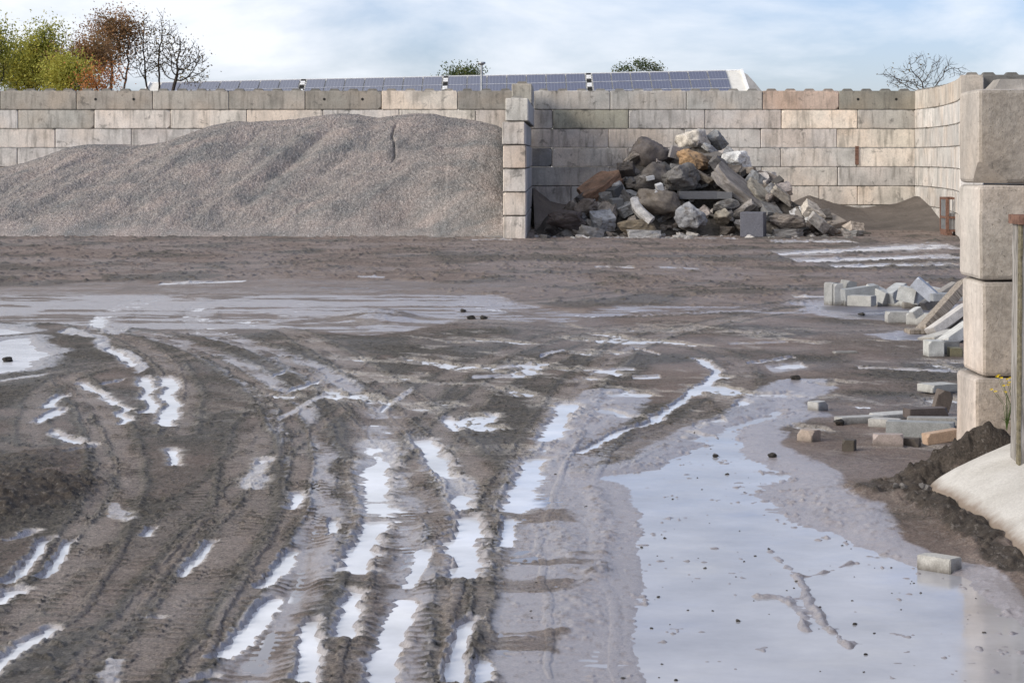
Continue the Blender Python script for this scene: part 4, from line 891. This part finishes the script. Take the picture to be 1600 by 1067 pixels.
kb('flat grey kerb piece between dark kerb and big kerb', 1460, 664, (.40,.14,.06), rz=-.1, z=.03, col=(.36,.35,.33))
kb('big smooth grey kerb lying lengthwise by the pillar', 1440, 688, (.50,.14,.14), rz=-.28, z=.01, col=(.33,.335,.33))
kb('pinkish round topped kerb end, front of the dumped kerbs', 1389, 697, (.22,.11,.09), rz=-.12, col=(.42,.35,.32))
kb('dark kerb end continuing the pinkish one', 1424, 699, (.14,.11,.07), rz=-.35, col=(.15,.125,.105))
kb('orange clay piece half buried at the soil bank', 1472, 694, (.26,.10,.08), rz=.25, ry=-.12, z=.06, col=(.48,.34,.24))
brick('paving_block', 'pale topped paving block standing in the near puddle', 'paving block', 1470, 893, (.205,.11,.08), rz=-.78, col=(.52,.50,.46))
# lone stones
def stone(label, px, py, s, col=(.05,.045,.04), grp=None, zs=.7, me=None):
    x, y = G(px, py); z = ground_z(x, y); o = link('stone', me or rnd.choice(SMOOTHR+ROCKS), None, None, (x, y, z+s*.22), (0, 0, rnd.uniform(0, 3)), col); o.scale = (s*1.2, s, s*zs); tag(o, label, 'stone', grp)
stone('round dark stone at the far tip of the big puddle', 1243, 597, .085)
stone('black stone lump left of the pale kerb piece', 1311, 668, .085)
stone('dark pebble standing in the puddle below the bright curve', 1118, 714, .04)
stone('dark lump in the far puddle, furthest of the three', 724, 488, .09)
stone('dark lump in the far puddle, left front of the three', 736, 500, .10)
stone('dark lump in the far puddle, right front of the three', 756, 500, .10)
stone('dark pebble on the mud edge left of the red brick', 1207, 718, .06)
stone('dark clod in the white pool at the left edge', 12, 565, .10)
stone('flat dark stone in the pool before the paver pile', 1347, 494, .12, zs=.4)
# stones on the soil bank by the pillar
for i, (px, py, s) in enumerate([(1512,676,.09),(1530,672,.10),(1548,668,.07),(1555,680,.09),(1500,690,.06),(1478,707,.05),(1440,708,.05),(1462,720,.05),(1494,704,.06),(1412,735,.05),(1400,725,.045),(1520,690,.06),(1540,684,.07),(1450,700,.07),(1486,690,.08)]):
    yb = 13.38-(.0 if px > 1490 else .15); x, y = (px-CX)/F*yb, yb; z = ground_z(x, y)
    o = link('stone', ROCKS[i % 10], None, None, (x, y, z+s*.25), (.2*i, .3*i, i), (.27,.25,.235)); o.scale = (s*1.3, s, s*.85); tag(o, 'small grey stone lying on the dark soil bank', 'stone', 'stones on the soil bank')
# loose pebbles in and around the puddles
rp_ = random.Random(5)
for i in range(150):
    px, py = rp_.uniform(820, 1560), 600+470*rp_.random(); 
    if px < 1000 and py < 700: continue
    x, y = G(px, py); s = rp_.choice((.006,.006,.008,.012,.018))*rp_.uniform(.7,1.3); g = rp_.uniform(.04, .14)
    o = link('pebble', ROCKS[i % 10], None, None, (x, y, s*.1), (0,0,i), (g, g*.9, g*.8)); o.scale = (s*1.4, s*1.1, s*.8); tag(o, '%s pebble sticking out of the %s of the big puddle' % ('tiny' if s < .008 else 'small' if s < .013 else 'larger dark', ('far ' if py < 740 else 'near ' if py > 900 else 'middle ')+('left part' if px < 1060 else 'right part' if px > 1300 else 'centre')), 'pebble', 'tiny pebbles scattered in the big puddle')

# ------------------------------------------------------------------ pale apron, post, weed
def apron():
    # plan outline of the left edge, curving; surface swells towards the right
    E = catmull([(2.70,13.46), (2.60,13.38), (2.60,13.1), (2.64,12.7), (2.68,12.3), (2.70,11.9), (2.69,11.3), (2.72,10.6), (2.8,9.8)], 6)
    nr, nc = 90, 70; X = np.zeros((nr, nc)); Y = X.copy(); Z = X.copy(); Dd = X.copy(); idx = np.linspace(0, len(E)-1, nr)
    for i, q in enumerate(idx):
        a = E[int(q)]; b = E[min(int(q)+1, len(E)-1)]; p = a+(b-a)*(q-int(q))
        for j in range(nc):
            t = (j/(nc-1))**1.5; x = p[0]+(5.6-p[0])*t; y = p[1]; r = x-p[0]; ze = .10-.02*(13.4-y)
            z = ze+(.50-ze)*min(1, r/.85)**.75-.10*(13.4-y)*(1-math.exp(-r/.5))*.25
            if j == 0: z = -.08
            bk = max(0, (y-13.34)/.12); z -= .10*bk*bk
            X[i,j], Y[i,j] = x+(.02*mnoise.noise(Vector((3, p[1]*3, 0))) if j else 0), y
            Z[i,j] = z+.010*mnoise.noise(Vector((x*2, y*2, 1)))+.003*mnoise.noise(Vector((x*14, y*14, 1)))
            Dd[i,j] = math.exp(-r/.09)*.9
    me = grid_mesh('concrete_apron', X, Y, Z, dict(dirt=Dd)); o = link('concrete_apron', me, M['apron']); tag(o, 'smooth whitish concrete apron sloping up at the right edge below the pillar', 'concrete apron')
apron()
def post():
    d = 12.9; k = d/F; x0 = (1593-CX)*k; root = empty('yard_post', (x0+.1, d, 0)); tag(root, 'peeling weathered post with rusty cap in front of the big blocks', 'post')
    z1 = H0-(350-HY)*k; n = 24; mb = MB(); vs = []; fs = []
    prof = [(-.1,-.12),(.34,-.12),(.34,.12),(-.1,.12)]
    for i in range(n+1):
        t = i/n; z = z1*(1-t); fl = -.014-.016*t+.005*mnoise.noise(Vector((0,0,z*9)))
        vs += [(-.1+fl, -.12+.004*mnoise.noise(Vector((3,0,z*8))), z), (.34, -.12, z), (.34, .12, z), (-.1+fl, .12, z)]
        if i: fs += [((i-1)*4+j, (i-1)*4+(j+1)%4, i*4+(j+1)%4, i*4+j) for j in range(4)]
    fs += [(0,1,2,3)]; mb.add(vs, fs); mb.build('shaft', M['post'], root)
    e = MB()
    for i in range(n):
        t0, t1 = i/n, (i+1)/n; za, zb = z1*(1-t0)-.002, z1*(1-t1); f0, f1 = -.014-.016*t0, -.014-.016*t1; w0 = .005+.005*mnoise.noise(Vector((5,0,za*7))); w1 = .005+.005*mnoise.noise(Vector((5,0,zb*7)))
        e.add([(-.106+f0,-.124,za),(-.10+f0+w0,-.124,za),(-.10+f1+w1,-.124,zb),(-.106+f1,-.124,zb),(-.106+f0,-.05,za),(-.106+f1,-.05,zb)], [(0,1,2,3),(4,0,3,5)])
    e.build('lichen_edge', M['lichen'], root)
    c = MB(); c.box((-.135,-.14,z1),(.36,.14,z1+.055)); c.build('rusty_cap', M['rust'], root)
post()
def weed():
    base = D(1573, 672, 13.15); root = empty('flowering_weed', base); tag(root, 'yellow flowering weed growing between the post and the big blocks', 'weed'); st = MB(); fl = MB(); lf = MB()
    r = random.Random(3)
    for (px, py) in [(1560,586),(1564,590),(1573,592),(1577,597),(1568,602),(1575,601),(1549,608),(1555,611),(1571,612),(1558,588),(1578,590)]:
        p = D(px, py, 13.05)-base; m_ = p*.55+Vector((.03, 0, .02)); st.tube((0,0,0), m_, .002, .0015, 4); st.tube(m_, p, .0015, .001, 4)
        fl = MB()
        for a in range(8):
            t = a*math.pi/4+r.random(); q = Vector((math.cos(t), -.3, math.sin(t)*.5))*.010; s_ = Vector((-math.sin(t), 0, math.cos(t)*.5))*.004; fl.add([p, p+q-s_, p+q*1.2, p+q+s_], [(0,1,2,3)])
        fl.build('flower_head', M['flower'], root)
        for a in range(1):
            o = m_*r.uniform(.1,.4); q = Vector((r.uniform(-.03,.03), -.01, r.uniform(0,.03))); lf.add([o, o+q*.5+Vector((.004,0,0)), o+q, o+q*.5-Vector((.004,0,0))], [(0,1,2,3)])
    st.build('stem', M['stem'], root); lf.build('leaf', M['stem'], root)
weed()
def cage():
    d = 58.0; root = empty('steel_cage', D(1490, 362, d)*1.0); root.location.z = 0; tag(root, 'small rusty steel cage half hidden behind the near pillar', 'cage')
    w_, h, dp = .62, .95, .8; mb = MB()
    for x in (-.17, w_):
        for y in (0, dp): mb.box((x-.04,y-.04,.12),(x+.04,y+.04,h+.1))
    for z in (.12, h*.5, h+.04): mb.box((-.17,-.03,z),(w_,.03,z+.06)); mb.box((-.17,dp-.03,z),(w_,dp+.03,z+.06)); mb.box((-.20,0,z),(-.14,dp,z+.06))
    mb.build('cage_frame', M['rust'], root)
    b = MB()
    for i in range(9): b.box((-.19, .06+i*.085, .14),(-.175, .08+i*.085, h+.06)); b.box((-.12+i*.08,-.02,.14),(-.105+i*.08,0,h+.06))
    b.build('bar_panel', M['steel'], root)
    s = MB(); s.box((-.14,.02,.14),(w_-.05,dp-.03,.62)); s.build('grey_load', M['roof_grey'], root); 
    for a_, b_ in ((-.2,-.05),(w_-.1,w_)): f = MB(); f.box((a_,-.06,.0),(b_,dp,.12)); f.build('skid', M['rust'], root)
cage()

# ------------------------------------------------------------------ barn with solar panels, lamp
def barn():
    d = 186.0; k = d/F; xl, xr = (247-CX)*k, (1136-CX)*k; zl, zr = H0+(HY-130.5)*k, H0+(HY-111.5)*k; th = R(20); t = 9.0
    root = empty('barn', (0, d-t, 0)); tag(root, 'long farm building whose solar panel roof shows above the wall', 'barn'); rl = root.location
    def pt(u, s, lift=0):    # u 0..1 along the ridge, s metres down the slope
        zr_ = zl+(zr-zl)*u; y = d-s*math.cos(th); return Vector((xl+(xr-xl)*u, y-lift*math.sin(th), zr_-s*math.sin(th)+lift*math.cos(th)))-rl
    u0, u1 = -.015, 1.026
    mb = MB(); a = [pt(u0,0), pt(u1,0), pt(u1,t), pt(u0,t)]; b = [p-Vector((0,0,.2)) for p in a]; bk = [Vector((p.x, 2*(d-rl.y)-p.y, p.z)) for p in (a[3], a[2])]; bkb = [p-Vector((0,0,.2)) for p in bk]
    mb.add(a+b+bk+bkb, [(3,2,1,0),(4,5,6,7),(2,3,7,6),(0,1,9,8),(5,4,10,11),(1,2,6,5),(3,0,4,7),(9,1,5,11),(0,8,10,4),(8,9,11,10)]); mb.build('roof', M['cream'], root)
    w_ = MB(); x0, x1 = pt(u0+.004,0).x, pt(u1-.004,0).x; y0 = pt(0,t).y+.4; y1 = 2*(d-rl.y)-y0; h = pt(0,t).z-.25
    w_.add([(x0,y0,0),(x1,y0,0),(x1,y1,0),(x0,y1,0),(x0,y0,h),(x1,y0,h+.7),(x1,y1,h+.7),(x0,y1,h),(x0,d-rl.y,zl-.25),(x1,d-rl.y,zr-.25)], [(0,1,5,4),(1,2,6,9,5),(2,3,7,6),(3,0,4,8,7)]); w_.build('wall', M['cream'], root)
    r_ = MB(); p, q = pt(u0,0,.02), pt(u1,0,.02); r_.tube(p, q, .10, .10, 6); r_.build('ridge_cap', M['white'], root)
    for u in (u0, u1): v = MB(); v.tube(pt(u, -.1, .06), pt(u, t, .06), .13, .13, 4); v.build('verge_trim', M['white'], root)
    # panels: groups parted by gaps where the photo shows them
    groups = [(253, 470, 7.0), (480, 692, 7), (700, 914, 7), (924, 1134, 7)]
    for g0, g1, n in groups:
        n = int(n)
        for i in range(n):
            ua, ub = (g0+(g1-g0)*i/n-247)/889, (g0+(g1-g0)*(i+1)/n-247)/889
            for rr_ in range(3):
                s0 = .28+rr_*2.35; s1 = s0+2.3; e = .0011
                A, B_, C_, D_ = pt(ua+e, s0, .12), pt(ub-e, s0, .12), pt(ub-e, s1, .12), pt(ua+e, s1, .12)
                lo = Vector((0,0,-.05)); pm = MB(); pm.add([A, B_, C_, D_, A+lo, B_+lo, C_+lo, D_+lo], [(3,2,1,0),(0,1,5,4),(1,2,6,5),(2,3,7,6),(3,0,4,7)])
                o = pm.build('solar_panel', M['solar'], root)
                if rr_ == 0:   # light mounting rail along the top edge
                    pass
    for i, s in enumerate((.2, 2.6, 4.97)):
        ra = MB(); ra.tube(pt(.005, s, .14), pt(.998, s, .14), .03, .03, 4); ra.build('mounting_rail', M['frame'], root)
    for g0, g1, n in groups[:-1]:
        u = (g1+5-247)/889
        for s in [x*.55+.3 for x in range(12)]:
            c = MB(); A = pt(u-.004, s, .08); B_ = pt(u+.004, s+.28, .08); c.add([pt(u-.004,s,.2),pt(u+.004,s,.2),pt(u+.004,s+.3,.2),pt(u-.004,s+.3,.2),pt(u-.004,s,.0),pt(u+.004,s,.0),pt(u+.004,s+.3,.0),pt(u-.004,s+.3,.0)], [(3,2,1,0),(2,3,7,6),(1,2,6,5),(3,0,4,7),(0,1,5,4)]); c.build('roof_tread', M['hole'] if int(s*10) % 2 else M['white'], root)
    return pt, rl
barn()
def annex():
    d = 192.0; root = empty('annex_building', D(1175, 140, d)); root.location.z = 0; tag(root, 'small grey rounded roof end showing right of the barn', 'building'); k = d/F
    prof = [(1138,111),(1150,111.5),(1160,112.5),(1168,117),(1180,130),(1196,150),(1205,175)]
    P = [D(a, b, d)-root.location for a, b in prof]; mb = MB(); n = len(P); vs = P+[p+Vector((0,26,0)) for p in P]; fs = [(i, i+1, n+i+1, n+i) for i in range(n-1)]
    gr = [Vector((p.x, p.y, P[-1].z)) for p in P]; mb.add(vs, fs); 
    ff = MB(); ff.add(P[::-1]+[Vector((P[0].x, 0, P[-1].z))], [tuple(range(n+1))]); 
    mb.build('roof', M['roof_grey'], root); ff.build('gable', M['roof_grey'], root)
    w_ = MB(); w_.box((P[0].x, .1, 0), (P[-1].x-.2, 25, P[-1].z)); w_.build('wall', M['cream'], root)
annex()
def lamp():
    d = 120.0; k = d/F; root = empty('street_lamp', ((752.5-CX)*k, d, 0)); tag(root, 'tall grey lamp post with flat head behind the wall', 'street lamp')
    zt = H0+(HY-99)*k; m = MB(); m.tube((0,0,0),(0,0,zt-.1),.09,.065,8); m.build('pole', M['steel'], root)
    h = MB(); h.tube((0,0,zt-.12),(0,0,zt-.02),.09,.22,10); h.tube((0,0,zt-.02),(0,0,zt+.06),.24,.20,10); h.build('lamp_head', M['steel'], root)
lamp()

# ------------------------------------------------------------------ trees
def tree(name, label, d, base_px, blobs, seed, natt=500, step=.27, kill=.36, leaf=None, nleaf=0, leafs=.10, spread=.35, rtip=.017, grp=None, gap=.45, more=(), lean=0.0):
    """grow a branch skeleton towards points spread through the crown's volume"""
    r = np.random.RandomState(seed); k = d/F; root = empty(name, ((base_px-CX)*k, d, 0)); tag(root, label, 'tree', grp)
    A = []; vol = [b[2]*b[2]*b[3] for b in blobs]; vs = sum(vol); cen = []
    for (cx, cy, rx, ry), v in zip(blobs, vol):
        c = np.array([(cx-base_px)*k, 0, H0+(HY-cy)*k]); rad = np.array([rx*k, min(rx*k, 3.5), ry*k]); n = max(12, int(2.6*natt*v/vs)); cen.append((c, rad, v))
        q = r.randn(n, 3); q /= np.linalg.norm(q, axis=1)[:,None]; q *= (r.rand(n, 1)**(1/2.4)); A.append(c+q*rad*(1+.12*r.randn(n, 1)))
    A = np.concatenate(A); zlo = A[:,2].min(); start = max(1.2, zlo-.8)
    nodes = [np.array([0, 0, 0.0])]; par = [-1]
    nt_ = int(start/step)
    for i in range(1, nt_+1): nodes.append(np.array([lean*i*step+.03*r.randn(), .03*r.randn(), i*step])); par.append(i-1)
    P = np.array(nodes); alive = np.ones(len(A), bool); dist = np.linalg.norm(A[:,None]-P[None, nt_:], axis=2); near = dist.argmin(1)+nt_; dmin = dist.min(1)
    for it in range(260):
        if not alive.any(): break
        acc = {}
        for ai in np.nonzero(alive)[0]: acc.setdefault(near[ai], []).append(ai)
        new = []
        for ni, al in acc.items():
            v = A[al]-P[ni]; v = (v/np.linalg.norm(v, axis=1)[:,None]).mean(0)+r.randn(3)*.13; l = np.linalg.norm(v)
            if l > .05: new.append(P[ni]+v/l*step); par.append(ni)
        if not new: break
        n0 = len(P); P = np.concatenate([P, np.array(new)]); par = par[:len(P)]
        dd = np.linalg.norm(A[:,None]-P[None, n0:], axis=2); m = dd.min(1); w_ = m < dmin; near = np.where(w_, dd.argmin(1)+n0, near); dmin = np.minimum(dmin, m); alive &= dmin > kill
        if len(P) > 7000: break
    n = len(P); kids = [[] for _ in range(n)]
    for i in range(1, n): kids[par[i]].append(i)
    rad = np.zeros(n)
    for i in range(n-1, -1, -1): rad[i] = (sum(rad[c]**2.3 for c in kids[i]))**(1/2.3) if kids[i] else rtip
    wood = MB()
    for i in range(1, n): wood.tube(P[par[i]], P[i], min(rad[par[i]], rad[i]*1.4), rad[i], 6 if rad[i] > .08 else 4 if rad[i] > .03 else 3, 0, False)
    tips = [i for i in range(n) if len(kids[i]) == 0 or rad[i] < rtip*1.9]
    for i in tips:
        if par[i] < 0: continue
        dr = P[i]-P[par[i]]; dr /= np.linalg.norm(dr)+1e-6
        for j in range(2):
            v = dr+r.randn(3)*.55+np.array([0, 0, .25]); v /= np.linalg.norm(v); wood.tube(P[i], P[i]+v*step*(.6+.9*r.rand()), rtip*.75, rtip*.4, 3, 0, False)
    wood.build('trunk', M['bark'], root)
    def leaves(mat, count, sz, nm='crown', sel=None):
        T = np.array([P[i] for i in tips if sel is None or sel(P[i])]); 
        if len(T) == 0: return
        keep = np.array([mnoise.noise(Vector(t)*.55+Vector((seed*5.0, 0, 0)))*.5+.5 > gap-.0 for t in T]); T = T[keep] if keep.any() else T
        c = T[r.randint(0, len(T), count)]+r.randn(count, 3)*spread*np.array([1, 1, .85]); a = r.randn(count, 3); a /= np.linalg.norm(a, axis=1)[:,None]; b = np.cross(a, r.randn(count, 3)); b /= np.linalg.norm(b, axis=1)[:,None]
        s_ = sz*(.6+.8*r.rand(count, 1)); a = a*s_; b = b*s_*.55; V_ = np.stack([c-a, c-b, c+a, c+b], 1).reshape(-1, 3)
        me = bpy.data.meshes.new(nm); me.from_pydata(V_.tolist(), [], [(4*i, 4*i+1, 4*i+2, 4*i+3) for i in range(count)]); link(nm, me, M[mat], root)
    if leaf: leaves(leaf, nleaf, leafs)
    for mt_, ct_, sz_, cz in more: leaves(mt_, ct_, sz_, 'crown', (lambda p, cz=cz: p[2] < cz) if cz else None)
    return root
gt = 'trees beyond the back wall'
tree('tree', 'yellow green leafy tree behind the wall, second from left', 105, 50, [(46,98,34,32),(72,72,17,28),(30,120,28,18),(74,108,24,24)], 11, 620, leaf='leaf_yg', nleaf=19000, leafs=.062, spread=.5, grp=gt, gap=.40)
tree('tree', 'green and yellow tree cut off by the left edge', 100, -4, [(-6,76,20,22),(2,108,18,24),(-40,80,40,40)], 12, 420, leaf='leaf_yg', nleaf=13000, leafs=.062, spread=.5, grp=gt, gap=.40)
tree('tree', 'small low yellow green tree right of the big leafy one', 98, 106, [(104,116,20,18),(120,130,12,12)], 13, 200, leaf='leaf_yg', nleaf=6500, leafs=.06, spread=.5, grp=gt, gap=.35)
tree('tree', 'rust brown leafed low crown between green and tall trees', 104, 136, [(114,94,20,17),(128,82,16,12),(150,90,18,18)], 14, 380, leaf='leaf_or', nleaf=6500, leafs=.055, spread=.45, grp=gt, gap=.38)
tree('tree', 'tall tree with orange brown autumn leaves', 112, 174, [(160,34,17,17),(172,50,30,20),(196,42,12,18),(166,74,22,18)], 15, 560, leaf='leaf_or', nleaf=6500, leafs=.055, spread=.45, grp=gt, gap=.42)
tree('tree', 'thin tree with few brown leaves beside the tall autumn one', 112, 190, [(205,58,16,26),(196,95,20,30)], 16, 300, leaf='leaf_or', nleaf=700, leafs=.07, grp=gt, gap=.45)
tree('tree', 'nearly bare slender tree left of the bare round one', 113, 229, [(226,56,13,38),(224,95,18,26)], 17, 330, leaf='leaf_br', nleaf=450, leafs=.06, grp=gt)
tree('tree', 'bare upright tree with dark stem left of the wide one', 114, 249, [(250,56,13,34),(258,52,12,22),(246,95,14,22)], 18, 330, leaf='leaf_br', nleaf=300, leafs=.06, grp=gt)
tree('tree', 'wide bare tree with spreading twigs, rightmost of the left group', 112, 266, [(268,78,24,34),(292,96,28,28),(300,118,24,16),(262,100,20,20)], 19, 620, leaf='leaf_br', nleaf=600, leafs=.06, grp=gt)
tree('tree', 'small bright orange leafed bush tree just above the wall', 96, 150, [(146,120,16,9),(152,132,18,8),(176,124,4,14),(118,138,6,5)], 20, 240, leaf='leaf_red', nleaf=1300, leafs=.055, spread=.4, grp=gt, gap=.4)
tree('tree', 'dark green tree top behind the barn beside the lamp', 240, 726, [(708,113,9,8),(735,111,13,8),(728,121,22,7),(748,116,7,5)], 21, 260, step=.6, kill=.9, leaf='leaf_gr', nleaf=3000, leafs=.12, spread=.6, grp=gt, gap=.3)
tree('tree', 'small dark green tree top left of the one by the lamp', 240, 688, [(687,118,7,6),(692,113,4,4)], 22, 60, step=.6, kill=.9, leaf='leaf_gr', nleaf=300, leafs=.15, spread=.4, grp=gt, gap=.2)
tree('tree', 'sparse dark green tree top above the middle of the barn roof', 240, 996, [(985,103,11,11),(1009,101,11,10),(1026,110,12,4),(965,110,8,3)], 23, 200, step=.6, kill=.9, leaf='leaf_gr', nleaf=1500, leafs=.11, spread=.4, grp=gt, gap=.35)
tree('tree', 'bare wide tree above the wall corner at right', 110, 1446, [(1400,118,26,12),(1436,104,24,22),(1470,104,26,18),(1500,112,18,12),(1430,128,44,14)], 24, 1100, rtip=.010, step=.24, leaf='leaf_br', nleaf=160, leafs=.05, grp=gt)
print('objects', len(bpy.data.objects))
